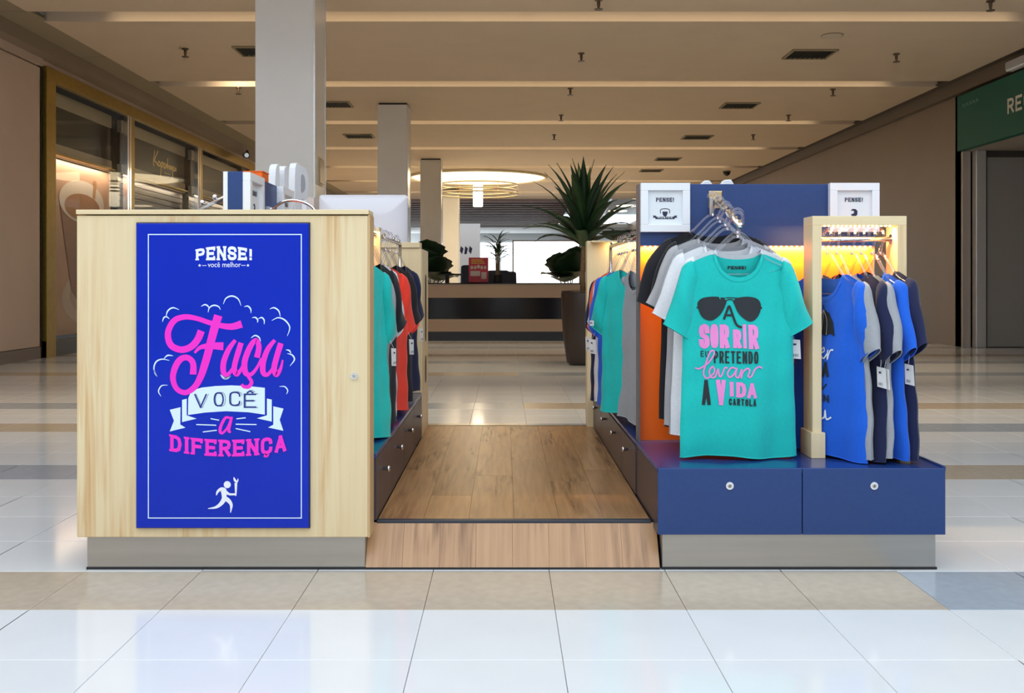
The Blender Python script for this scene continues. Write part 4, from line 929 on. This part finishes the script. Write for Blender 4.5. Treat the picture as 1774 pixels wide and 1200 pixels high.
def shirt(kind, loc, rz, rise, label, hlabel, group, seed, length=LEN, tagside=0, wid=.205, spread=1.0, sl=0, amp=.012):
    t = thing('t_shirt', loc, label, 'shirt', group, rz=rz, local=True)
    s = Shirt(seed, length, wid, amp, spread); s.build(t, cloth(kind, COL[kind]), tagside, sl)
    hanger_thing(loc, rz, rise, hlabel, 'clear plastic hangers '+group.replace('shirts ', ''))
    return t, s
# ---- front arm: turquoise shirt first, then white, grey and black behind it
G1 = 'shirts on the sloping front arm'
FR = [('teal', 'turquoise T-shirt with black sunglasses print and pink lettering, front of the arm', 'foremost clear hanger, above the turquoise shirt'),
      ('white', 'white T-shirt directly behind the turquoise printed shirt', 'clear hanger of the white shirt right behind the turquoise one'), ('white', 'second white T-shirt behind the turquoise shirt, left sleeve showing', 'clear hanger of the second white shirt'),
      ('grey', 'grey T-shirt behind the two white shirts on the front arm', 'clear hanger of the grey shirt behind the white ones'), ('heather', 'second, lighter grey T-shirt behind the first grey one on the front arm', 'clear hanger of the lighter grey shirt'),
      ('black', 'black T-shirt just behind the grey shirts on the front arm', 'clear hanger of the black shirt behind the grey ones'), ('black', 'rearmost black T-shirt against the orange panel, sleeve showing at left', 'rearmost clear hanger next to the brass plate')]
front = None
for k, (kd, lab, hl) in enumerate(FR):
    Yk = 3.62+k*.055; az = A1.z+(A0.z-A1.z)*(Yk-A1.y)/(A0.y-A1.y)
    zt = 1.112+k*.0165
    rise = az+.011+.016-zt; ln = (.742, .745, .72, .74, .73, .75, .745)[k]
    x = .853+(0, .012, -.012, -.008, -.016, -.012, -.022)[k]
    t, s = shirt(kd, (x, Yk, zt), math.radians((0, 3, -3, 2, -2, 2, -3)[k]), rise, lab, hl, G1, 11+k, ln, tagside=(1 if k == 1 else 0), wid=.208, spread=(1.0, 1.0, 1.03, 1.04, 1.04, 1.06, 1.15)[k], amp=.010 if k == 0 else .012)
    if k == 0: front = (t, s)
t, s = front
def sp_(cx, cy): px = 1100+cx/3; py = 420+cy/3; q = K(px, py, 3.592); return (q[0]-.853, q[2]-1.112)      # shirt print, read off an enlarged view
kk = 3.592/F/3
SBLK = mat('shirt_ink_black', (.012, .016, .022), .7); SPNK = mat('shirt_ink_pink', (.80, .25, .60), .7)
on = lambda st: (lambda x, y, o: st.front_at(x, y, o))
ib = Ink(.00006); ip = Ink(.00006)
ib.fill([sp_(*p) for p in [(334,345),(331,312),(358,288),(420,281),(468,291),(476,318),(452,368),(412,402),(380,404),(350,385)]], 5, True)
ib.fill([sp_(*p) for p in [(520,320),(525,293),(580,282),(632,289),(656,314),(656,350),(640,386),(610,409),(580,404),(542,370)]], 5, True)
ib.stroke([sp_(*p) for p in [(455,289),(500,287),(540,290)]], 5*kk, True); ib.stroke([sp_(*p) for p in [(474,322),(480,302),(496,296),(513,301),(521,322)]], 5*kk, True)
ib.stroke([sp_(326,338), sp_(336,338)], 10*kk); ib.stroke([sp_(654,340), sp_(664,340)], 10*kk)
ib.stroke([sp_(*p) for p in [(465,400),(480,360),(493,332),(505,360),(518,400),(532,430),(556,441)]], 12*kk, True); ib.stroke([sp_(476,378), sp_(512,378)], 11*kk)
def blk(ink, txt, x0, y1, x1, y0, t, gap=.18, **k_):
    a = sp_(x0, y1); b = sp_(x1, y0); ink.text(txt, a[0], a[1], b[0]-a[0], b[1]-a[1], t*kk, gap, step=.012, **k_)
blk(ip, 'S', 338, 552, 390, 424, 25); blk(ip, 'O', 393, 549, 436, 424, 22); blk(ip, 'R', 442, 550, 492, 426, 23); blk(ip, 'R', 510, 549, 552, 452, 20); blk(ip, 'I', 558, 550, 580, 424, 22); blk(ip, 'R', 588, 553, 640, 427, 23)
ib.build('sunglasses_print', SBLK, t, on(s))['label'] = 'black sunglasses'; ib = Ink(.00006)
blk(ib, 'EU', 345, 594, 384, 564, 4.5, .35); blk(ib, 'PRETENDO', 410, 628, 636, 564, 8.5, .3)
wk = lambda i_, m_: i_.build('word_print', m_, t, on(s))
wk(ib, SBLK); ib = Ink(.00006)
blk(ib, 'A', 350, 847, 393, 716, 17); wk(ib, SBLK); ib = Ink(.00006); wk(ip, SPNK); ip = Ink(.00006); blk(ip, 'V', 420, 846, 470, 713, 22); blk(ip, 'I', 487, 800, 512, 722, 22); blk(ip, 'D', 522, 803, 572, 724, 19); blk(ip, 'A', 576, 805, 625, 727, 17); blk(ib, 'CARTOLA', 485, 845, 622, 810, 6.5, .3)
wk(ip, SPNK); ip = Ink(.00006)
for st in ([(316,652),(338,657),(378,630),(410,585),(408,562),(390,572),(372,625),(360,680),(372,706),(390,700)], [(390,700),(414,672),(404,645),(388,668),(395,698),(416,698),(432,655)], [(432,655),(438,694),(450,690),(466,652),(480,652)],
           [(524,655),(500,650),(480,680),(492,700),(514,680),(526,655),(520,690),(534,700),(550,660)], [(550,655),(548,700),(556,672),(578,652),(590,662),(582,690),(596,694),(618,655),(640,643),(656,650)]):
    ip.stroke([sp_(*p) for p in st], 8*kk, True, n=8)
ib.build('word_print', SBLK, t, on(s))
ip.build('script_print', SPNK, t, lambda x, y, o: s.front_at(x, y, o+.0006))['label'] = 'pink script word'
ink = Ink(); ink.text('PENSE!', -.034, -.062, .068, .012, .003, gap=.2, serif=.8); ink.build('neck_print', SBLK, t, lambda x, y, o: (x, s.surf(x/s.width(.07), y, False)[1]-.0015-o, y))
# ---- shirts side by side on the pine frame
G2 = 'shirts on the pine frame rail'
XS = [1.203, 1.238, 1.295, 1.330, 1.370, 1.400]
for k, (kd, lab, hl) in enumerate((('blue', 'royal blue T-shirt with black umbrella print, first on the pine frame', 'first clear hanger on the pine frame, above the umbrella shirt'), ('grey', 'grey T-shirt right behind the umbrella shirt on the pine frame', 'second clear hanger on the pine frame'),
        ('navy', 'navy T-shirt between two grey shirts on the pine frame', 'third clear hanger on the pine frame'), ('grey', 'second grey T-shirt on the pine frame, beyond the navy one', 'fourth clear hanger on the pine frame'),
        ('blue', 'plain royal blue T-shirt, fifth on the pine frame', 'fifth clear hanger on the pine frame'), ('navy', 'outermost navy T-shirt at the right end of the pine frame', 'last clear hanger at the right end of the pine frame'))):
    zt = (1.040, 1.036, 1.040, 1.036, 1.042, 1.050)[k]
    t, s = shirt(kd, (XS[k], 3.69, zt), math.radians((-69, -76, -74, -80, -78, -76)[k]), 1.163+.0095+.012-zt, lab, hl, G2, 40+k, (.672, .660, .668, .655, .664, .672)[k], tagside=1 if k in (2, 3, 5) else 0, wid=.200, spread=.98, amp=.008)
    if k == 0:
        ib = Ink(.00006); iw = Ink(.00006)
        ib.fill([(-.075, -.235), (-.06, -.185), (-.03, -.15), (.0, -.138), (.03, -.15), (.06, -.185), (.075, -.235), (.05, -.226), (.025, -.236), (0, -.227), (-.025, -.236), (-.05, -.226)], 4)
        ib.stroke([(0, -.138), (0, -.122)], .004); ib.stroke([(0, -.227), (0, -.262)], .004)
        for x0 in (-.03, 0, .03): iw.stroke([(0, -.14), (x0*.8, -.18), (x0, -.232)], .0015, True)
        iw.build('umbrella_ribs', mat('shirt_ink_white', (.75, .80, .85), .7), t, lambda x, y, o: s.front_at(x, y, o+.0008)); iw = Ink(.00006)
        ib.build('umbrella_print', SBLK, t, on(s))['label'] = 'black umbrella'; ib = Ink(.00006)
        ib.text('ERA', -.06, -.385, .12, .055, .013, gap=.25, step=.012); ib.build('word_print', SBLK, t, on(s)); ib = Ink(.00006); ib.text('PREN', -.062, -.478, .124, .028, .007, gap=.3, step=.012)
        ib.build('word_print', SBLK, t, on(s)); ib = Ink(.00006)
        ib.stroke([(-.05, -.42), (-.035, -.395), (-.045, -.41), (-.028, -.43), (-.012, -.39), (-.014, -.43), (.005, -.405), (.018, -.40), (.005, -.425), (.022, -.405), (.03, -.43), (.05, -.41)], .006, True)
        for st in ([(-.07, -.30), (-.045, -.29), (-.05, -.275), (-.065, -.295), (-.045, -.318), (-.03, -.30)], [(-.03, -.28), (-.015, -.318), (.005, -.278)], [(.005, -.30), (.03, -.292), (.025, -.278), (.012, -.298), (.03, -.318), (.048, -.30)], [(.05, -.285), (.052, -.318), (.062, -.288), (.078, -.284)]): iw.stroke(st, .006, True)
        iw.build('script_print', MATS['shirt_ink_white'], t, lambda x, y, o: s.front_at(x, y, o+.0008)); iw = Ink(.00006)
        for st in (                   [(-.03, -.495), (-.055, -.50), (-.06, -.535), (-.03, -.54)], [(-.012, -.49), (-.02, -.54), (-.008, -.515), (.005, -.515), (.004, -.54), (.018, -.53)], [(.02, -.512), (.022, -.538), (.04, -.535), (.045, -.51), (.05, -.54), (.07, -.53)]): iw.stroke(st, .006, True)
        ib.build('print', SBLK, t, on(s))['label'] = 'black words'; iw.build('script_print', mat('shirt_ink_white', (.75, .80, .85), .7), t, lambda x, y, o: s.front_at(x, y, o+.0008))['label'] = 'white script words'
# ---- left row, on a rail along the aisle
lr = thing('aisle_rail', (-.56, 4.5, ZL), 'chrome rail holding the shirts on the left of the aisle', 'rail')
MB().tube([(-.56, 3.72, 1.208), (-.56, 5.30, 1.208)], .010, 12).build('rail', CHROME, lr, smooth=True)
for yy in (3.72, 5.30): MB().tube([(-.56, yy, 1.208), (-.56, yy, ZL)], .009, 10).build('upright', CHROME, lr, smooth=True)
for yy in (4.0, 4.6, 5.0, 5.25): MB().lathe((-.56, yy, 1.217), [(.004, 0), (.008, .004), (.008, .010), (.003, .014)], 10).build('stop_ball', CHROME, lr)
G3 = 'shirts on the left aisle rail'
for k, (kd, yy, an, lab, hl, zt, ln, tg) in enumerate((('teal', 3.80, 64, 'turquoise T-shirt just behind the pine end cabinet', 'hanger of the turquoise shirt behind the pine cabinet', 1.075, .68, 1), ('grey', 3.90, 66, 'grey T-shirt behind the left turquoise shirt', 'hanger of the grey shirt behind the left turquoise one', 1.075, .66, 0),
        ('black', 4.06, 62, 'black T-shirt between the grey and white ones on the left row', 'hanger of the black shirt in the left row', 1.085, .67, 0), ('white', 4.18, 66, 'white T-shirt half hidden in front of the red shirt', 'hanger of the white shirt in the left row', 1.085, .67, 0),
        ('red', 4.44, 60, 'bright red T-shirt with a white tag in the left row', 'hanger of the bright red shirt in the left row', 1.075, .655, 1), ('black', 4.66, 58, 'second black T-shirt just beyond the red shirt', 'hanger of the black shirt beyond the red one', 1.09, .67, 0), ('red', 4.84, 64, 'second red T-shirt mostly hidden beyond the bright red one', 'hanger of the hidden red shirt in the left row', 1.08, .66, 0),
        ('navy', 5.12, 64, 'navy T-shirt with white tags at the far end of the left row', 'hanger of the navy shirt at the far end of the left row', 1.095, .67, 1))):
    shirt(kd, (-.56, yy, zt), math.radians(an), 1.208+.010+.012-zt, lab, hl, G3, 70+k, ln, tagside=tg, wid=.200, spread=.98)
# ---- right row behind the display panel
rr = thing('aisle_rail', (.60, 4.7, ZR), 'chrome rail holding the shirts on the right of the aisle', 'rail')
MB().tube([(.585, 4.10, 1.200), (.585, 5.45, 1.200)], .010, 12).build('rail', CHROME, rr, smooth=True)
for yy in (4.11, 5.45): MB().tube([(.585, yy, 1.2), (.585, yy, ZR)], .009, 10).build('upright', CHROME, rr, smooth=True)
for yy in (4.3, 4.7, 5.1, 5.42): MB().lathe((.585, yy, 1.209), [(.004, 0), (.008, .004), (.008, .010), (.003, .014)], 10).build('stop_ball', CHROME, rr)
G4 = 'shirts on the right aisle rail'
for k, (kd, yy, an, lab, hl, zt, ln, tg, sl) in enumerate((('grey', 4.32, -76, 'grey T-shirt beside the orange panel edge on the right row', 'hanger of the grey shirt beside the orange panel edge', 1.06, .66, 0, 0), ('teal', 4.43, -46, 'turquoise T-shirt with sleeve label on the right row', 'hanger of the right-row turquoise shirt', 1.065, .645, 0, -1),
        ('cream', 4.52, -62, 'off-white T-shirt tucked behind the right-row turquoise shirt', 'hanger of the off-white shirt in the right row', 1.065, .65, 0, 0), ('blue', 4.74, -50, 'royal blue T-shirt with white tag on the right row', 'hanger of the royal blue shirt in the right row', 1.06, .655, -1, 0),
        ('white', 4.86, -55, 'white T-shirt between the blue and red ones on the right row', 'hanger of the white shirt in the right row', 1.06, .65, 0, 0), ('orange', 4.98, -55, 'orange-red T-shirt near the far end of the right row', 'hanger of the orange-red shirt in the right row', 1.06, .65, 0, 0), ('navy', 5.08, -54, 'navy T-shirt farthest along the right row', 'hanger of the navy shirt farthest along the right row', 1.05, .66, -1, 0))):
    shirt(kd, (.585, yy, zt), math.radians(an), 1.2+.010+.012-zt, lab, hl, G4, 90+k, ln, tagside=tg, wid=.200, spread=.98, sl=sl)
#@@BACKGROUND
# ================================================================== BEHIND THE KIOSK
# ---- striped counter
SC0 = 17.1
BEI = mat('counter_beige', (.40, .29, .205), .35); 
x0 = -1.6; x1 = 2.2
sc2 = thing('striped_counter', (-.2, 17.5, 0), 'low counter with beige and black horizontal stripes beyond the walkway', 'counter')
for (za, zb, m, dy, nm) in ((0, .16, mat('counter_navy', (.018, .022, .035), .25), .03, 'plinth'), (.16, .375, BEI, 0, 'beige_band'), (.375, .745, BLACKGLOSS, .012, 'black_band'), (.745, .98, BEI, 0, 'beige_band'), (.98, 1.0, BLACKGLOSS, -.01, 'worktop')):
    box(nm, m, sc2, x0, x1, SC0+dy, SC0+.7, za, zb)
# ---- things on and behind that counter
pr = thing('leaflet_stand', K(829, 489, 17.3), 'small red display stand with yellow lettering on the striped counter', 'sign')
a = K(812, 446, 17.3); b = K(846, 489, 17.3)
box('card', mat('stand_red', (.50, .010, .03), .4), pr, a[0], b[0], 17.3, 17.32, 1.0, a[2]); box('foot', mat('stand_red', (.5, .01, .03)), pr, a[0], b[0], 17.3, 17.45, 1.0, 1.012)
ink = Ink(.0004); 
for r, (z, w) in enumerate(((.405, .20), (.375, .22), (.345, .24))):
    for c in range(7): ink.stroke([(a[0]+.05+c*w/7, 1+z), (a[0]+.05+c*w/7+w/10, 1+z)], .016)
ink.build('lettering', mat('print_yellow', (.75, .55, .03), .5), pr, plane_xz(17.299))
ink = Ink(.0004)
for c in range(5): ink.fill(ell(a[0]+.055+c*.058, 1.27, .024, .032)) if c != 2 else ink.fill(ell(a[0]+.055+c*.058, 1.285, .026, .034))
ink.fill([(a[0]+.03, 1.12), (a[0]+.2, 1.12), (a[0]+.2, 1.21), (a[0]+.03, 1.21)]); ink.fill([(a[0]+.22, 1.07), (a[0]+.31, 1.07), (a[0]+.31, 1.19), (a[0]+.22, 1.19)])
ink.build('photo_print', mat('print_pale', (.62, .52, .50), .5), pr, plane_xz(17.299))
kb = thing('cash_register', K(788, 488, 17.4), 'flat black register on a stem at the left of the striped counter', 'register')
a = K(768, 474, 17.4); b = K(800, 488, 17.4)
box('tray', BLACK, kb, a[0], b[0], 17.35, 17.6, a[2]-.03, a[2]); box('stem', BLACK, kb, a[0]+.03, a[0]+.10, 17.4, 17.5, 1.0, a[2]-.03)
CH = mat('chair_navy', (.022, .03, .065), .7)
for (px0, px1, pt, Ys, lb) in ((797, 822, 459, 21, 'dark blue chair behind the red display stand'), (842, 884, 468, 21.6, 'dark blue chair beside the small palm'), (874, 896, 470, 22.4, 'dark blue chair in front of the white screen')):
    a = K(px0, pt, Ys); b = K(px1, pt, Ys); t = thing('lounge_chair', ((a[0]+b[0])/2, Ys+.3, 0), lb, 'chair', 'dark blue chairs behind the counter')
    MB().prism([(a[0], Ys, .45), (b[0], Ys, .45), (b[0]-.02, Ys, a[2]-.02), (b[0]-.08, Ys, a[2]), (a[0]+.08, Ys, a[2]), (a[0]+.02, Ys, a[2]-.02)], (0, .12, 0)).build('backrest', CH, t, bevel=.03)
    box('seat', CH, t, a[0], b[0], Ys+.05, Ys+.6, .35, .47, bevel=.03)
    for xx in (a[0]+.04, b[0]-.07):
        for yy in (Ys+.06, Ys+.52): box('leg', BLACK, t, xx, xx+.03, yy, yy+.03, 0, .35)
# ---- plants
LEAFD = mat('leaf_dark', (.012, .045, .016), .45, noise=.3, nscale=6); LEAFM = mat('leaf_mid', (.028, .075, .022), .45, noise=.3, nscale=6)
TRUNK = mat('trunk', (.24, .15, .075), .8, noise=.25, nscale=30)
def blade(mb, base, az, el, L, w, sag, n=7, vfold=.25):
    """one strap leaf: spine leaves base at elevation el and sags; V-shaped section with a little thickness"""
    p = Vector(base); d0 = Vector((math.cos(az), math.sin(az), 0)); side = Vector((-math.sin(az), math.cos(az), 0)); vs_ = []; e = el
    for i in range(n+1):
        t = i/n; ww = w*(math.sin(PI*min(1, .12+t*.80))**.7)*(1-t**4)+.001
        up = Vector((-math.sin(e)*d0.x, -math.sin(e)*d0.y, math.cos(e)))
        vs_ += [p+side*ww/2+up*ww*vfold, p-up*.002, p-side*ww/2+up*ww*vfold, p+up*.004]
        p = p+(d0*math.cos(e)+Vector((0, 0, math.sin(e))))*(L/n); e -= sag/n*(.4+1.2*t)
    fs = []
    for i in range(n):
        a = 4*i; b = 4*(i+1); fs += [(a, b, b+1, a+1), (a+1, b+1, b+2, a+2), (a, a+3, b+3, b), (a+3, a+2, b+2, b+3)]
    mb.add(vs_, fs); return mb
YPOT = 12.15; xp = (1010-VX)*YPOT/F
pot = thing('planter', (xp, YPOT, 0), 'tall dark brown tapered planter behind the right shirt row', 'planter')
zt = .905
MB().lathe((xp, YPOT, 0), [(.17, 0), (.20, .03), (.245, .35), (.268, .70), (.270, .87), (.262, zt), (.235, zt), (.23, zt-.06)], 40).build('body', mat('planter_brown', (.040, .026, .022), .4, noise=.1, nscale=5), pot, smooth=True)
MB().lathe((xp, YPOT, zt-.08), [(.23, 0), (.23, .03)], 24).build('soil', mat('soil', (.03, .02, .012), .9, noise=.3, nscale=40), pot)
palm = thing('dracaena_palm', (xp, YPOT, zt-.05), 'tall spiky green palm growing from the dark brown planter', 'plant')
zc = 1-(425-VY)*YPOT/F
MB().tube([(xp, YPOT, zt-.06), (xp-.005, YPOT, 1.1), (xp+.004, YPOT, 1.35), (xp+.01, YPOT, zc+.05)], [.036, .030, .028, .032], 12).build('trunk', TRUNK, palm, smooth=True)
rg = random.Random(5)
for i in range(38):
    t = i/37; az = i*2.39996+rg.uniform(-.2, .2); el = math.radians(86-62*t**1.1+rg.uniform(-6, 6)); L = .80+.18*math.sin(PI*min(1, t+.15))+rg.uniform(-.06, .06)
    z = zc+.17*(1-t)-.02
    blade(MB(), (xp+.01+.02*math.cos(az), YPOT+.02*math.sin(az), z), az, el, L, .150, .35+1.0*t, 7, .14).build('leaf', LEAFD if i % 3 else LEAFM, palm, smooth=True)
def broad(c, az, el, L, w, stem_from, t, m):
    """one broad leaf on its stalk"""
    d = Vector((math.cos(az)*math.cos(el), math.sin(az)*math.cos(el), math.sin(el))); side = Vector((-math.sin(az), math.cos(az), 0)); up = side.cross(d)*-1
    vs_ = []; n = 10
    for i in range(n+1):
        s_ = i/n; ww = w*math.sin(PI*min(1, .08+s_*.92)**.75)*(1+.10*math.sin(i*2.6)); q = Vector(c)+d*(L*s_)-Vector((0, 0, .25*L*s_*s_))
        vs_ += [q+side*ww/2+up*ww*.12, q+side*ww/4+up*ww*.03, q-up*.004, q-side*ww/4+up*ww*.03, q-side*ww/2+up*ww*.12]
    fs = [(5*i+k, 5*i+k+1, 5*i+k+6, 5*i+k+5) for i in range(n) for k in range(4)]
    lf_ = MB().add(vs_, fs).build('leaf', m, t, smooth=True, fix=False); sm = lf_.modifiers.new('thick', 'SOLIDIFY'); sm.thickness = .004
    MB().tube(catmull([stem_from, ((stem_from[0]+c[0])/2, (stem_from[1]+c[1])/2, (stem_from[2]+c[2])/2+.12), c], 4), .010, 6).build('stalk', LEAFM, t, smooth=True)
def broad_plant(label, px, Yp, leaves, potr=.22, poth=.55):
    x = (px-VX)*Yp/F; t = thing('broadleaf_plant', (x, Yp, 0), label, 'plant', 'dark broadleaf plants')
    MB().lathe((x, Yp, 0), [(potr*.75, 0), (potr, poth), (potr*.9, poth), (potr*.88, poth-.05)], 24).build('pot', MATS['planter_brown'], t, smooth=True)
    for (lx, ly, az, el, L, w) in leaves:
        q = K(lx, ly, Yp); broad(q, math.radians(az), math.radians(el), L*Yp/13.5, w*Yp/13.5, (x, Yp, poth-.05), t, LEAFD)
broad_plant('dark broadleaf plant beside the checkout counter, left of the striped counter', 748, 18.4, [(738, 470, -110, 62, .52, .50), (754, 478, -75, 55, .48, .46), (770, 484, -55, 20, .36, .34), (742, 452, -95, 72, .42, .50), (760, 486, -95, 35, .36, .4)])
broad_plant('dark broadleaf plant left of the palm trunk, before the white screen', 985, 18.5, [(974, 476, -105, 66, .46, .46), (990, 480, -80, 62, .56, .50), (966, 480, -140, 22, .34, .32), (984, 486, -70, 35, .38, .36), (996, 470, -85, 70, .5, .45), (978, 488, -110, 25, .3, .34)])
broad_plant('dark broadleaf plant high on the right, above the shirt rail', 1092, 14.5, [(1080, 420, -95, 42, .36, .62), (1098, 424, -85, 48, .40, .55), (1068, 418, -10, 25, .55, .34), (1085, 412, 5, 20, .5, .34), (1075, 440, -70, 20, .5, .4), (1100, 430, 170, 40, .5, .4)], .25, .8)
# small palm on the striped counter
Yq = 17.5; xq = (862-VX)*Yq/F
sp2 = thing('small_palm', (xq, Yq, 1.0), 'small feathery potted palm standing on the striped counter', 'plant')
MB().lathe((xq, Yq, 1.0), [(.075, 0), (.085, .02), (.07, .14), (.06, .14)], 16).build('pot', BLACK, sp2)
for k in range(4): MB().tube([(xq+.02*math.cos(k*1.6), Yq+.02*math.sin(k*1.6), 1.1), (xq+.03*math.cos(k*1.6), Yq+.03*math.sin(k*1.6), 1.5+.05*k)], .012, 6).build('cane', TRUNK, sp2)
for i in range(40):
    az = i*2.4; k = i % 4; hh = 1.36+.05*k+.24*(i/40); blade(MB(), (xq+.03*math.cos(k*1.6), Yq+.03*math.sin(k*1.6), hh), az, math.radians(rg.uniform(10, 65)), rg.uniform(.22, .34), .032, 1.1, 5).build('leaf', LEAFM, sp2, smooth=True)
# far shop sign letters and a far kiosk silhouette
fs_ = thing('wall_emblem', K(808, 432, 40), 'dark blue geometric marks on the pale far shopfront', 'sign')
a = K(796, 426, 40); b = K(819, 440, 40)
box('board', WHITE, fs_, a[0]-.3, b[0]+.3, 40.0, 40.05, a[2]-1.6, a[2]+.9)
ink = Ink(.001); w = (b[0]-a[0])/3
for k in range(3): ink.fill([(a[0]+w*(k+.1), b[2]+.12*(k != 1)), (a[0]+w*(k+.6), b[2]), (a[0]+w*(k+.9), a[2]-.1), (a[0]+w*(k+.3), a[2])])
ink.build('marks', INK, fs_, plane_xz(39.99))
box('base', PALE, fs_, a[0]-.3, b[0]+.3, 40.0, 40.3, 0, a[2]-1.6)
